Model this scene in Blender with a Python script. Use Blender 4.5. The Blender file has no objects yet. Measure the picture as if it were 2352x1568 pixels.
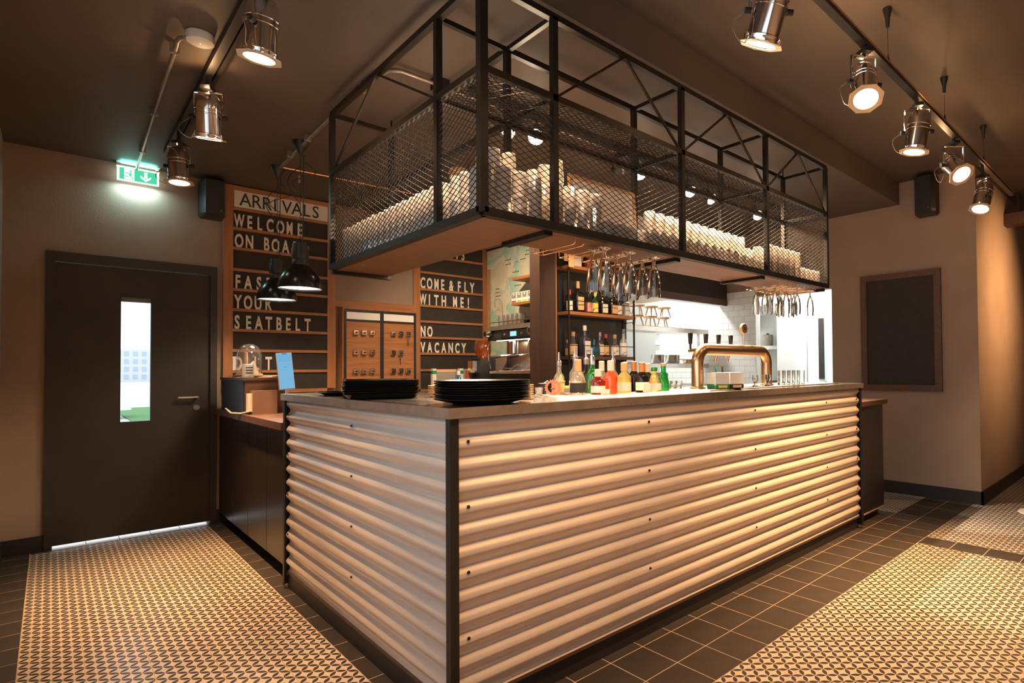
import bpy, math, random
from mathutils import Vector, Matrix
random.seed(7)
PI = math.pi
scene = bpy.context.scene
C = scene.collection

# ------------------------------------------------------------------ camera
cam_d = bpy.data.cameras.new('camera')
cam = bpy.data.objects.new('camera', cam_d)
C.objects.link(cam)
F_PX, YAW, PITCH, ROLL = 1295.62, 0.7786, 0.0186, -0.0084
fw = Vector((math.cos(YAW)*math.cos(PITCH), math.sin(YAW)*math.cos(PITCH), math.sin(PITCH)))
rt = Vector((math.sin(YAW), -math.cos(YAW), 0))
up = rt.cross(fw)
r2 = rt*math.cos(ROLL) + up*math.sin(ROLL)
u2 = -rt*math.sin(ROLL) + up*math.cos(ROLL)
M = Matrix((r2, u2, -fw)).transposed().to_4x4()
M.translation = Vector((-0.9424, -1.7499, 1.2503))
cam.matrix_world = M
cam_d.sensor_fit = 'HORIZONTAL'
cam_d.sensor_width = 36
cam_d.lens = F_PX*36/2352
cam_d.shift_x = -(1428.38-1176)/2352
cam_d.shift_y = (821.92-784)/2352
cam_d.clip_start = 0.02
scene.camera = cam

# ------------------------------------------------------------------ world, exposure
w = bpy.data.worlds.new('overcast_sky')
scene.world = w
w.use_nodes = True
bg = w.node_tree.nodes['Background']
bg.inputs[0].default_value = (0.82, 0.91, 1.0, 1)
bg.inputs[1].default_value = 1.3
vs = scene.view_settings
vs.view_transform = 'Standard'
vs.look = 'None'
vs.gamma = 1
vs.use_curve_mapping = False
vs.exposure = 0.96
scene.cycles.transparent_max_bounces = 16
scene.cycles.max_bounces = 8
scene.cycles.diffuse_bounces = 3
scene.cycles.glossy_bounces = 4
scene.cycles.transmission_bounces = 8
scene.cycles.sample_clamp_indirect = 4
WARM = (1.0, 0.555, 0.24)
WARM2 = (1.0, 0.75, 0.50)

# ------------------------------------------------------------------ materials
def nt(name):
    m = bpy.data.materials.new(name)
    m.use_nodes = True
    return m, m.node_tree.nodes, m.node_tree.links, m.node_tree.nodes['Principled BSDF']

def pmat(name, col, rough=0.5, metal=0.0, spec=0.5, noise=0.0, nscale=8.0, bump=0.0, bscale=60, stretch=(1, 1, 1), col2=None, emit=None, estr=0, coat=0):
    m, N, L, b = nt(name)
    b.inputs['Base Color'].default_value = (*col, 1)
    b.inputs['Roughness'].default_value = rough
    b.inputs['Metallic'].default_value = metal
    b.inputs['Specular IOR Level'].default_value = spec
    b.inputs['Coat Weight'].default_value = coat
    if emit:
        b.inputs['Emission Color'].default_value = (*emit, 1)
        b.inputs['Emission Strength'].default_value = estr
    if noise or bump:
        tc = N.new('ShaderNodeTexCoord')
        mp = N.new('ShaderNodeMapping')
        mp.inputs['Scale'].default_value = stretch
        L.new(tc.outputs['Object'], mp.inputs[0])
    if noise:
        n = N.new('ShaderNodeTexNoise')
        n.inputs['Scale'].default_value = nscale
        n.inputs['Detail'].default_value = 5
        L.new(mp.outputs[0], n.inputs['Vector'])
        r = N.new('ShaderNodeValToRGB')
        c2 = col2 or tuple(c*(1-noise) for c in col)
        r.color_ramp.elements[0].position = 0.3
        r.color_ramp.elements[1].position = 0.7
        r.color_ramp.elements[0].color = (*c2, 1)
        r.color_ramp.elements[1].color = (*col, 1)
        L.new(n.outputs[0], r.inputs[0])
        L.new(r.outputs[0], b.inputs['Base Color'])
    if bump:
        n2 = N.new('ShaderNodeTexNoise')
        n2.inputs['Scale'].default_value = bscale
        n2.inputs['Detail'].default_value = 3
        L.new(mp.outputs[0], n2.inputs['Vector'])
        bp = N.new('ShaderNodeBump')
        bp.inputs['Strength'].default_value = bump
        bp.inputs['Distance'].default_value = 0.004
        L.new(n2.outputs[0], bp.inputs['Height'])
        L.new(bp.outputs[0], b.inputs['Normal'])
    return m

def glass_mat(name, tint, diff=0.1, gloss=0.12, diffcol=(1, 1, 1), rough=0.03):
    """thin-walled glass: tinted see-through, fresnel gloss and pale diffuse scatter standing in for light caught in the glass"""
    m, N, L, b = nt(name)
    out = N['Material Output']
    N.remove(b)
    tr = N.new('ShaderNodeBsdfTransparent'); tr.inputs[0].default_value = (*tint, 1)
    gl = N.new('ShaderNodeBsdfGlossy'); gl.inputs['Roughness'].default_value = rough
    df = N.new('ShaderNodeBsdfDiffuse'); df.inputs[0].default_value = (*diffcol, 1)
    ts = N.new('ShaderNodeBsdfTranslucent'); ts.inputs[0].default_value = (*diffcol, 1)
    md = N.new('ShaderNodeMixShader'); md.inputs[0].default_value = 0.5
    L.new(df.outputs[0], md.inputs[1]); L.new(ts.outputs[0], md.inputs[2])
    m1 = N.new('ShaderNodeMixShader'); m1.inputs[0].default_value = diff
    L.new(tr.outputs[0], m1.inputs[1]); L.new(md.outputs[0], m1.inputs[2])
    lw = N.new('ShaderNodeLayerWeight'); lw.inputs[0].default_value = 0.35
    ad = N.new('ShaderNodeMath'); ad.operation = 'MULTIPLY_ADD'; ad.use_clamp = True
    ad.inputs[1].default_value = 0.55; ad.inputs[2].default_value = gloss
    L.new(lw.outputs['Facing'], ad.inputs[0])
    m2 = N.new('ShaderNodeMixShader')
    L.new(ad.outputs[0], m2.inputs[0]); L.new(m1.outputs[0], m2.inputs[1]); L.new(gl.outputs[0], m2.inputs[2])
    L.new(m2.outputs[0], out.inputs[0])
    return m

def emat(name, col, s):
    m, N, L, b = nt(name)
    e = N.new('ShaderNodeEmission'); e.inputs[0].default_value = (*col, 1); e.inputs[1].default_value = s
    L.new(e.outputs[0], N['Material Output'].inputs[0])
    return m

def wood(name, c1, c2, rough=0.45, sc=(1.2, 14, 14)):
    return pmat(name, c1, rough, 0, 0.4, 0.4, 3.0, 0.15, 30, sc, c2)

m_wall = pmat('taupe_wall_paint', (0.32, 0.228, 0.170), 0.85, 0, 0.25, 0.12, 3.0, 0.25, 90)
m_ceil = pmat('dark_ceiling_paint', (0.105, 0.080, 0.064), 0.6, 0, 0.35, 0.15, 2.0, 0.15, 60)
m_base = pmat('black_skirting', (0.018, 0.015, 0.014), 0.5)
m_white = pmat('white_kitchen_paint', (0.8, 0.8, 0.79), 0.5)
m_wtile = pmat('white_glazed_tile', (0.82, 0.80, 0.76), 0.25)
m_grout = pmat('beige_grout', (0.44, 0.32, 0.22), 0.9)
m_wgrout = pmat('grey_wall_grout', (0.5, 0.48, 0.45), 0.9)
m_dtile = pmat('anthracite_floor_tile', (0.042, 0.033, 0.028), 0.5, 0, 0.4, 0.35, 6, 0.1, 200)
m_steel = pmat('brushed_steel', (0.62, 0.56, 0.50), 0.26, 1.0, 0.5, 0.12, 30, 0.05, 150)
m_chrome = pmat('chrome', (0.80, 0.74, 0.70), 0.12, 1.0)
m_zinc = pmat('zinc_counter_edge', (0.50, 0.43, 0.37), 0.36, 0.85, 0.5, 0.25, 18)
m_top = pmat('dark_steel_counter_top', (0.30, 0.27, 0.24), 0.22, 1.0, 0.5, 0.25, 10)
m_corr = pmat('galvanised_corrugated_sheet', (0.74, 0.63, 0.55), 0.36, 0.45, 0.5, 0.08, 3)
m_iron = pmat('black_iron', (0.030, 0.026, 0.024), 0.42, 0.5)
m_cage = pmat('raw_steel_angle', (0.035, 0.028, 0.024), 0.42, 0.75, 0.5, 0.3, 12)
m_mesh = pmat('raw_steel_mesh', (0.030, 0.023, 0.019), 0.75, 0.1, 0.2)
m_black = pmat('black_plastic', (0.012, 0.011, 0.011), 0.45)
m_blackg = pmat('black_glaze', (0.010, 0.009, 0.009), 0.22, 0, 0.5)
m_cab = pmat('dark_cabinet_laminate', (0.030, 0.023, 0.020), 0.3, 0, 0.5, 0.3, 4)
m_wood = wood('oiled_oak', (0.42, 0.175, 0.066), (0.30, 0.115, 0.042))
m_woodv = wood('oiled_oak_upright', (0.42, 0.175, 0.066), (0.30, 0.115, 0.042), 0.45, (14, 14, 1.2))
m_dwood = wood('dark_walnut', (0.12, 0.055, 0.030), (0.075, 0.034, 0.019))
m_dwoodv = wood('dark_walnut_upright', (0.055, 0.027, 0.017), (0.038, 0.018, 0.012), 0.5, (14, 14, 1.2))
m_ply = wood('stained_plywood', (0.17, 0.078, 0.038), (0.12, 0.053, 0.026), 0.4, (2, 9, 9))
m_light = wood('pale_beech', (0.55, 0.33, 0.16), (0.42, 0.24, 0.11))
m_board = pmat('charcoal_felt', (0.045, 0.037, 0.033), 0.8, 0, 0.2, 0.2, 20)
m_letter = pmat('cream_letter', (0.80, 0.70, 0.58), 0.6)
m_print = pmat('black_print', (0.02, 0.02, 0.02), 0.7)
m_cream = pmat('cream_card', (0.78, 0.70, 0.60), 0.6)
m_paper = pmat('white_paper', (0.85, 0.82, 0.78), 0.6)
m_door = pmat('dark_door_laminate', (0.044, 0.035, 0.030), 0.5, 0, 0.35, 0.2, 5)
m_brass = pmat('copper_brass', (0.86, 0.55, 0.31), 0.27, 1.0)
m_green = pmat('green_label', (0.02, 0.22, 0.08), 0.5)
m_yellow = pmat('yellow_plastic', (0.85, 0.62, 0.12), 0.4)
m_red = pmat('red_plastic', (0.45, 0.05, 0.03), 0.4)
m_pink = pmat('copper_pink_metal', (0.75, 0.32, 0.24), 0.3, 0.8)
m_tan = pmat('tan_label', (0.70, 0.42, 0.20), 0.6)
m_amberl = pmat('amber_cap', (0.62, 0.28, 0.10), 0.4, 0.3)
m_lens = emat('lit_lamp_lens', (1.0, 0.80, 0.55), 14)
m_lens2 = emat('lit_bulb', (1.0, 0.84, 0.62), 20)
m_pend = emat('lit_pendant_inside', (1.0, 0.85, 0.60), 3.2)
m_refl = pmat('hammered_gel_frame', (0.75, 0.55, 0.35), 0.45, 0.4)
m_cloth = pmat('grey_cardboard', (0.30, 0.26, 0.22), 0.7)
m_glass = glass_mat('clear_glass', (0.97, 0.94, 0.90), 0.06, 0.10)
m_stack = glass_mat('stacked_glass', (0.86, 0.80, 0.74), 0.50, 0.20, (1.0, 0.96, 0.92), 0.08)  # clear glass; whiteness in the colour stands in for lamplight scattered in stacks
def real_glass(name, col):
    m, N, L, b = nt(name)
    N.remove(b)
    g_ = N.new('ShaderNodeBsdfGlass'); g_.inputs['Color'].default_value = (*col, 1); g_.inputs['Roughness'].default_value = 0.0; g_.inputs['IOR'].default_value = 1.45
    L.new(g_.outputs[0], N['Material Output'].inputs[0])
    return m
m_stem = real_glass('stemware_glass', (0.99, 0.97, 0.94))
m_dark = pmat('near_black_wall', (0.020, 0.016, 0.014), 0.7)
m_pane = glass_mat('window_pane', (0.93, 0.98, 1.0), 0.0, 0.03)
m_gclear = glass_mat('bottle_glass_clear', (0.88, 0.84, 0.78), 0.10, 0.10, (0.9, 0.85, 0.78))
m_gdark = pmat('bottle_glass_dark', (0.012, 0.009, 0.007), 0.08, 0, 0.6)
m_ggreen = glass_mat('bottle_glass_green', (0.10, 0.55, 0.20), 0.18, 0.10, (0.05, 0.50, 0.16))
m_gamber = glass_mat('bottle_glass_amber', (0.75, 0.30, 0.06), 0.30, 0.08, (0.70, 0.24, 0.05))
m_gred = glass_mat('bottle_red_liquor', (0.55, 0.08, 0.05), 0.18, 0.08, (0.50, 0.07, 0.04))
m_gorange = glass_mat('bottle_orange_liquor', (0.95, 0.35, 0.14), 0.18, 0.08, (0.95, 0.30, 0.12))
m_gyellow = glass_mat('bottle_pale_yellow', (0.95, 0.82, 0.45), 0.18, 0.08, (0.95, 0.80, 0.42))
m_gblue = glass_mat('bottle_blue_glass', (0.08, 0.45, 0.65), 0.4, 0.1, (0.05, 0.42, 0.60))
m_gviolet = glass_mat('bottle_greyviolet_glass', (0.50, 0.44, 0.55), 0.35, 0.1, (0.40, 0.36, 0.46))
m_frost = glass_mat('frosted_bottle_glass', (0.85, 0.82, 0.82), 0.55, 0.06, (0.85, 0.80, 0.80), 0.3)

# patterned cement tile: lattice of leaf shapes on the diagonals of the tile
def tile_pattern():
    m, N, L, b = nt('leaf_pattern_cement_tile')
    b.inputs['Roughness'].default_value = 0.30
    b.inputs['Specular IOR Level'].default_value = 0.45
    tc = N.new('ShaderNodeTexCoord')
    sx = N.new('ShaderNodeSeparateXYZ'); L.new(tc.outputs['Object'], sx.inputs[0])
    def mth(op, a, bb=None, c=None, clamp=False):
        n = N.new('ShaderNodeMath'); n.operation = op; n.use_clamp = clamp
        for i, v in enumerate((a, bb, c)):
            if v is None: continue
            if isinstance(v, (int, float)): n.inputs[i].default_value = v
            else: L.new(v, n.inputs[i])
        return n.outputs[0]
    k = 1/(0.2/3)            # lattice of six leaves along each tile diagonal
    s = mth('MULTIPLY', mth('ADD', sx.outputs[0], sx.outputs[1]), k)
    d = mth('MULTIPLY', mth('SUBTRACT', sx.outputs[0], sx.outputs[1]), k)
    def leaf(u, v):
        fu = mth('FRACT', u)
        vf = mth('ABSOLUTE', mth('SUBTRACT', v, mth('ROUND', v)))
        wd = mth('MULTIPLY', mth('SINE', mth('MULTIPLY', fu, PI)), 0.205)
        return mth('MULTIPLY', mth('SUBTRACT', wd, vf), 40, None, True)
    a = mth('MAXIMUM', leaf(s, d), leaf(d, s), None, True)
    n = N.new('ShaderNodeTexNoise'); n.inputs['Scale'].default_value = 9
    L.new(tc.outputs['Object'], n.inputs['Vector'])
    mx = N.new('ShaderNodeMix'); mx.data_type = 'RGBA'
    L.new(a, mx.inputs[0])
    r = N.new('ShaderNodeValToRGB')
    r.color_ramp.elements[0].color = (0.50, 0.41, 0.33, 1); r.color_ramp.elements[1].color = (0.59, 0.50, 0.41, 1)
    L.new(n.outputs[0], r.inputs[0])
    L.new(r.outputs[0], mx.inputs[6])
    mx.inputs[7].default_value = (0.042, 0.034, 0.030, 1)
    L.new(mx.outputs[2], b.inputs['Base Color'])
    return m
m_ptile = tile_pattern()

def map_mat():
    m, N, L, b = nt('printed_nautical_map')
    b.inputs['Roughness'].default_value = 0.6
    tc = N.new('ShaderNodeTexCoord')
    n = N.new('ShaderNodeTexNoise'); n.inputs['Scale'].default_value = 2.2; n.inputs['Detail'].default_value = 7
    L.new(tc.outputs['Object'], n.inputs['Vector'])
    r = N.new('ShaderNodeValToRGB')
    e = r.color_ramp.elements
    e[0].position = 0.40; e[0].color = (0.62, 0.55, 0.40, 1)
    e[1].position = 0.62; e[1].color = (0.66, 0.60, 0.45, 1)
    x = r.color_ramp.elements.new(0.47); x.color = (0.72, 0.66, 0.50, 1)
    x = r.color_ramp.elements.new(0.53); x.color = (0.34, 0.56, 0.46, 1)
    x = r.color_ramp.elements.new(0.58); x.color = (0.50, 0.64, 0.50, 1)
    L.new(n.outputs[0], r.inputs[0])
    n2 = N.new('ShaderNodeTexNoise'); n2.inputs['Scale'].default_value = 6; n2.inputs['Detail'].default_value = 8
    L.new(tc.outputs['Object'], n2.inputs['Vector'])
    r2_ = N.new('ShaderNodeValToRGB')
    e = r2_.color_ramp.elements
    e[0].position = 0.492; e[0].color = (0, 0, 0, 1)
    e[1].position = 0.508; e[1].color = (0, 0, 0, 1)
    x = e.new(0.5); x.color = (0.25, 0.25, 0.25, 1)
    L.new(n2.outputs[0], r2_.inputs[0])
    mx = N.new('ShaderNodeMix'); mx.data_type = 'RGBA'
    L.new(r2_.outputs[0], mx.inputs[0]); L.new(r.outputs[0], mx.inputs[6])
    mx.inputs[7].default_value = (0.12, 0.09, 0.06, 1)
    L.new(mx.outputs[2], b.inputs['Base Color'])
    return m
m_map = map_mat()

# ------------------------------------------------------------------ mesh helpers
class MB:
    def __init__(s): s.v = []; s.f = []
    def add(s, vs, fs):
        o = len(s.v); s.v += [tuple(p) for p in vs]; s.f += [tuple(i+o for i in f) for f in fs]; return s
    def box(s, x0, y0, z0, x1, y1, z1):
        return s.add([(x0,y0,z0),(x1,y0,z0),(x1,y1,z0),(x0,y1,z0),(x0,y0,z1),(x1,y0,z1),(x1,y1,z1),(x0,y1,z1)],
                     [(0,3,2,1),(4,5,6,7),(0,1,5,4),(1,2,6,5),(2,3,7,6),(3,0,4,7)])
    def cbox(s, x0, y0, z0, x1, y1, z1, c=0.004):
        """box with chamfered vertical edges and top"""
        def ring(z, k):
            return [(x0+k+c,y0+k,z),(x1-k-c,y0+k,z),(x1-k,y0+k+c,z),(x1-k,y1-k-c,z),(x1-k-c,y1-k,z),(x0+k+c,y1-k,z),(x0+k,y1-k-c,z),(x0+k,y0+k+c,z)]
        return s.loft([ring(z0, c), ring(z0+c, 0), ring(z1-c, 0), ring(z1, c)])
    def loft(s, rings, caps=True):
        n = len(rings[0]); vs = [p for r in rings for p in r]; fs = []
        for k in range(len(rings)-1):
            for i in range(n):
                j = (i+1) % n
                fs.append((k*n+i, k*n+j, (k+1)*n+j, (k+1)*n+i))
        if caps:
            fs.append(tuple(reversed(range(n)))); fs.append(tuple(range((len(rings)-1)*n, len(rings)*n)))
        return s.add(vs, fs)
    def lathe(s, prof, n=16, origin=(0, 0, 0), caps=True):
        o = origin; rings = []
        for r, z in prof:
            rings.append([(o[0]+r*math.cos(2*PI*i/n), o[1]+r*math.sin(2*PI*i/n), o[2]+z) for i in range(n)])
        return s.loft(rings, caps)
    def bar(s, p0, p1, wx, wy=None):
        """square bar between two points"""
        wy = wy or wx
        p0 = Vector(p0); p1 = Vector(p1); d = (p1-p0).normalized()
        a = Vector((0, 0, 1)) if abs(d.z) < 0.9 else Vector((0, 1, 0))
        x = d.cross(a).normalized(); y = x.cross(d)
        rs = [[tuple(p + x*sx*wx/2 + y*sy*wy/2) for sx, sy in ((-1,-1),(1,-1),(1,1),(-1,1))] for p in (p0, p1)]
        return s.loft(rs)
    def tube(s, pts, r, n=8, closed=False):
        pts = [Vector(p) for p in pts]; rings = []
        x = None
        for i, p in enumerate(pts):
            if closed: d = (pts[(i+1) % len(pts)]-pts[i-1])
            else: d = pts[min(i+1, len(pts)-1)]-pts[max(i-1, 0)]
            d.normalize()
            if x is None:
                a = Vector((0, 0, 1)) if abs(d.z) < 0.9 else Vector((1, 0, 0))
                x = d.cross(a).normalized()
            else:
                x = (x - d*x.dot(d)).normalized()
            y = d.cross(x)
            rr = r[i] if isinstance(r, (list, tuple)) else r
            rings.append([tuple(p + (x*math.cos(2*PI*k/n)+y*math.sin(2*PI*k/n))*rr) for k in range(n)])
        if closed: rings.append(rings[0])
        return s.loft(rings, not closed)
    def cyl(s, p0, p1, r, n=12, r1=None):
        return s.tube([p0, p1], [r, r1 if r1 is not None else r], n)
    def prism(s, poly, z0, z1):
        return s.loft([[(x, y, z0) for x, y in poly], [(x, y, z1) for x, y in poly]])
    def xf(s, M):
        s.v = [tuple(M @ Vector(p)) for p in s.v]; return s
    def mesh(s, name, mat, smooth=False):
        me = bpy.data.meshes.new(name)
        me.from_pydata(s.v, [], s.f)
        me.materials.append(mat)
        if smooth:
            me.shade_smooth(); me.set_sharp_from_angle(angle=math.radians(38))
        me.update()
        return me
    def build(s, name, mat, parent=None, loc=None, smooth=False):
        return inst(name, s.mesh(name, mat, smooth), parent, loc)

def inst(name, me, parent=None, loc=None, rot=None):
    o = bpy.data.objects.new(name, me)
    C.objects.link(o)
    if parent: o.parent = parent
    if loc: o.location = loc
    if rot: o.rotation_euler = rot
    return o
def tag(o, label, cat, group=None):
    o['label'] = label; o['category'] = cat
    if group: o['group'] = group
    return o
def thing(name, label, cat, loc=(0, 0, 0), rot=None, group=None):
    o = inst(name, None, None, loc, rot)
    return tag(o, label, cat, group)
def struct(o):
    o['kind'] = 'structure'; return o
def copy_tree(o, loc=None, rot=None, label=None, parent=None):
    c = o.copy(); C.objects.link(c); c.parent = parent
    if loc is not None: c.location = loc
    if rot is not None: c.rotation_euler = rot
    if label: c['label'] = label
    for ch in list(o.children): copy_tree(ch, parent=c)
    return c
def B(name, mat, parent, x0, y0, z0, x1, y1, z1, loc=None):
    return MB().box(x0, y0, z0, x1, y1, z1).build(name, mat, parent, loc)
def spot(name, loc, target, power, size, blend=0.6, col=WARM, radius=0.04, parent=None):
    l = bpy.data.lights.new(name, 'SPOT'); l.energy = power; l.color = col
    l.spot_size = math.radians(size); l.spot_blend = blend; l.shadow_soft_size = radius
    o = bpy.data.objects.new(name, l); C.objects.link(o)
    d = Vector(target)-Vector(loc)
    o.rotation_euler = d.to_track_quat('-Z', 'Y').to_euler(); o.location = loc
    if parent: o.parent = parent
    return o
def point(name, loc, power, col=WARM, radius=0.03, parent=None):
    l = bpy.data.lights.new(name, 'POINT'); l.energy = power; l.color = col; l.shadow_soft_size = radius
    o = bpy.data.objects.new(name, l); C.objects.link(o); o.location = loc
    if parent: o.parent = parent
    return o
def area(name, loc, rot, sx, sy, power, col, parent=None):
    l = bpy.data.lights.new(name, 'AREA'); l.energy = power; l.color = col; l.shape = 'RECTANGLE'; l.size = sx; l.size_y = sy
    o = bpy.data.objects.new(name, l); C.objects.link(o); o.location = loc; o.rotation_euler = rot
    if parent: o.parent = parent
    return o

ZL, ZH, YW, XR, XL, YB = 2.845, 3.06, 3.968, 4.945, -1.18, 0.185

# ------------------------------------------------------------------ room shell
floor = struct(B('floor', m_grout, None, -1.35, -4.3, -0.12, 8.2, YW+0.1, -0.0006))
T = 0.2
def tile_mesh(name, sx, sy, mat, g=0.0016):
    return MB().box(-sx/2+g, -sy/2+g, -0.02, sx/2-g, sy/2-g, 0).mesh(name, mat)
me_p = tile_mesh('patterned_tile', T, T, m_ptile)
me_d = tile_mesh('dark_tile', T, T, m_dtile)
_cache = {}
def dtile(x0, y0, x1, y1):
    k = (round(x1-x0, 3), round(y1-y0, 3))
    if k not in _cache: _cache[k] = tile_mesh('dark_tile', k[0], k[1], m_dtile, 0.0024)
    inst('dark_tile', _cache[k], floor, ((x0+x1)/2, (y0+y1)/2, 0))
# patterned field by the entrance door
for i in range(5):
    for j in range(19):
        inst('patterned_tile', me_p, floor, (-1.03+0.1+i*T, 0.11+0.1+j*T, 0))
# patterned fields in front of the bar and along the far wall
for i in range(13):
    for j in range(6):
        inst('patterned_tile', me_p, floor, (3.38-0.1-i*T, -0.51-j*T, 0))
for i in range(15):
    for j in range(6):
        inst('patterned_tile', me_p, floor, (3.58+0.1+i*T, -0.51-j*T, 0))
for i in range(4):
    for j in range(4):
        inst('patterned_tile', me_p, floor, (4.14+0.1+i*T, -0.01+0.1+j*T, 0))
# dark border tiles
for k in range(-4, 25):
    x = 0.139+k*T
    for j in range(2):
        if x < 4.93: dtile(x, -0.41+j*T, min(x+T, 4.944), -0.21+j*T)
for k in range(20):
    dtile(-0.03, 0.01+k*T, 0.17, 0.01+(k+1)*T) if 0.01+(k+1)*T < YW+0.05 else None
for k in range(19):
    dtile(-1.178, 0.05+k*T, -1.03, 0.05+(k+1)*T)
dtile(-1.178, 3.85, -1.03, YW)
for k in range(5):
    dtile(-1.03+k*T, 3.91, -0.83+k*T, YW+0.03) if k == 0 else None
for k in range(6):
    dtile(3.38, -0.61-k*T, 3.58, -0.41-k*T)
for k in range(0, 20):
    dtile(0.139+k*T, -0.01, 0.339+k*T, 0.19)
# light threshold strip in front of the door
for k in range(5):
    x0 = -0.93+k*0.182
    MB().box(x0+0.002, 3.913, -0.02, x0+0.180, 4.06, 0.002).build('threshold_tile', m_zinc, floor)

wd = struct(MB().box(XL-0.1, YW, 0, -0.966, YW+0.1, 3.2).box(-0.966, YW, 2.124, 0.033, YW+0.1, 3.2)
            .box(0.033, YW, 0, 2.7, YW+0.1, 3.2).build('wall_back', m_wall))
# left wall with a shop window beside the camera
WY0, WY1, WZ0, WZ1 = -3.4, 0.9, 0.75, 2.45
wl = struct(MB().box(XL-0.12, WY1, 0, XL, YW+0.1, 3.2).box(XL-0.12, -4.3, 0, XL, WY0, 3.2)
            .box(XL-0.12, WY0, 0, XL, WY1, WZ0).box(XL-0.12, WY0, WZ1, XL, WY1, 3.2).build('wall_left', m_wall))
win = struct(inst('window_1', None))
for y in (WY0, (WY0+WY1)/2-0.025, WY1-0.05):
    B('window_post', m_iron, win, XL-0.09, y, WZ0, XL-0.03, y+0.05, WZ1)
for z in (WZ0, WZ1-0.05):
    B('window_rail', m_iron, win, XL-0.09, WY0+0.05, z, XL-0.03, WY1-0.05, z+0.05)
for a, b_ in ((WY0+0.05, (WY0+WY1)/2-0.025), ((WY0+WY1)/2+0.025, WY1-0.05)):
    B('window_pane', m_pane, win, XL-0.063, a, WZ0+0.05, XL-0.057, b_, WZ1-0.05)
struct(B('wall_rear', m_wall, None, XL-0.12, -4.4, 0, 8.3, -4.3, 3.2))
struct(B('wall_far_right', m_wall, None, 8.2, -4.3, 0, 8.3, -0.467, 3.2))
# right-hand wall with the doorway to the kitchen passage
wr = struct(MB().box(XR, -0.467, 0, XR+0.1, 0.888, 3.2).box(XR, 0.888, 2.095, XR+0.1, 1.818, 3.2).build('wall_right', m_wall))
struct(B('wall_pillar', m_wall, None, XR+0.1, -0.467, 0, 8.3, -0.367, 3.2))
wt = struct(MB().box(XR, 1.818, 0, XR+0.1, 4.4, 2.17).build('wall_tiled', m_wgrout))
struct(B('trim_1', m_wall, None, XR, 1.818, 2.17, XR+0.1, 4.4, 3.2))
th, tw = 0.075, 0.15
me_wt = MB().box(-0.008, 0.0012, 0.0012, 0, tw-0.0012, th-0.0012).mesh('wall_tile', m_wtile)
me_wh = MB().box(-0.008, 0.0012, 0.0012, 0, tw/2-0.0012, th-0.0012).mesh('wall_tile', m_wtile)
for r in range(15):
    z = 1.045+r*th
    y = 1.82
    if r % 2:
        inst('wall_tile', me_wh, wt, (XR, y, z)); y += tw/2
    while y < 3.3:
        inst('wall_tile', me_wt, wt, (XR, y, z)); y += tw
# ceilings
struct(B('ceiling', m_ceil, None, XL-0.12, YB, ZL, 6.7, 4.5, ZL+0.1))
struct(B('ceiling_hall', m_ceil, None, XL-0.12, -4.4, ZH, 8.3, YB, ZH+0.1))
struct(B('trim_2', m_ceil, None, XL-0.12, YB, ZL+0.1, 8.3, YB+0.1, ZH+0.1))
# skirting
struct(B('baseboard_left', m_base, None, XL, 0.5, 0, XL+0.015, YW, 0.11))
struct(MB().box(XL, YW-0.015, 0, -0.966, YW, 0.11).box(0.033, YW-0.015, 0, 0.17, YW, 0.11).build('baseboard_back', m_base))
struct(B('baseboard_right', m_base, None, XR-0.018, -0.485, 0, XR, 0.888, 0.115))
struct(B('baseboard_pillar', m_base, None, XR-0.018, -0.485, 0, 8.2, -0.467, 0.115))

# map wall, bottle wall, lintel of the kitchen pass
struct(B('wall_map', m_wall, None, 2.6, 2.33, 0, 2.7, YW, ZL))
struct(B('wall_bottles', m_dark, None, 2.16, 2.23, 0, 3.16, 2.33, ZL))
struct(B('wall_pass', m_white, None, 3.16, 2.23, 0, XR, 2.33, 1.0))
struct(MB().box(3.16, 2.235, 2.012, XR, 2.33, ZL).build('lintel', m_white))
pb = tag(B('lintel_blackboard', m_board, None, 3.16, 2.215, 2.09, XR-0.002, 2.235, 2.62), 'long black board above the kitchen pass', 'blackboard')
struct(B('trim_3', m_dwood, None, 3.16, 2.21, 2.012, XR-0.002, 2.235, 2.09))
# kitchen beyond the pass and the passage beyond the doorway
struct(B('wall_kitchen_far', m_white, None, 2.7, 4.3, 0, XR, 4.4, ZL))
struct(B('wall_kitchen_left', m_white, None, 3.06, 2.33, 0, 3.16, 4.3, ZL))
struct(B('wall_passage_far', m_white, None, 6.4, 0.3, 0, 6.5, 4.4, ZL))
struct(B('wall_passage_left', m_white, None, XR+0.1, 2.9, 0, 6.4, 3.0, ZL))
struct(B('wall_passage_right', m_white, None, XR+0.1, 0.4, 0, 6.4, 0.5, ZL))
struct(B('floor_passage', m_dtile, None, XR, 0.3, -0.1, 6.5, 4.4, -0.004))
def kitchen_light(x, y, power, label):
    t = thing('kitchen_ceiling_light', label, 'ceiling light', (x, y, ZL-0.05))
    B('housing', m_white, t, -0.3, -0.15, 0, 0.3, 0.15, 0.05)
    B('diffuser', emat('kitchen_diffuser', (0.95, 1.0, 0.98), 4), t, -0.28, -0.13, -0.006, 0.28, 0.13, 0)
    area('tube_light', (0, 0, -0.012), (0, 0, 0), 0.5, 0.24, power, (0.93, 1.0, 0.97), t)
kitchen_light(4.0, 2.95, 25, 'white ceiling light panel over the kitchen behind the pass')
kitchen_light(5.7, 1.5, 38, 'white ceiling light panel in the passage beyond the kitchen doorway')

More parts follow.
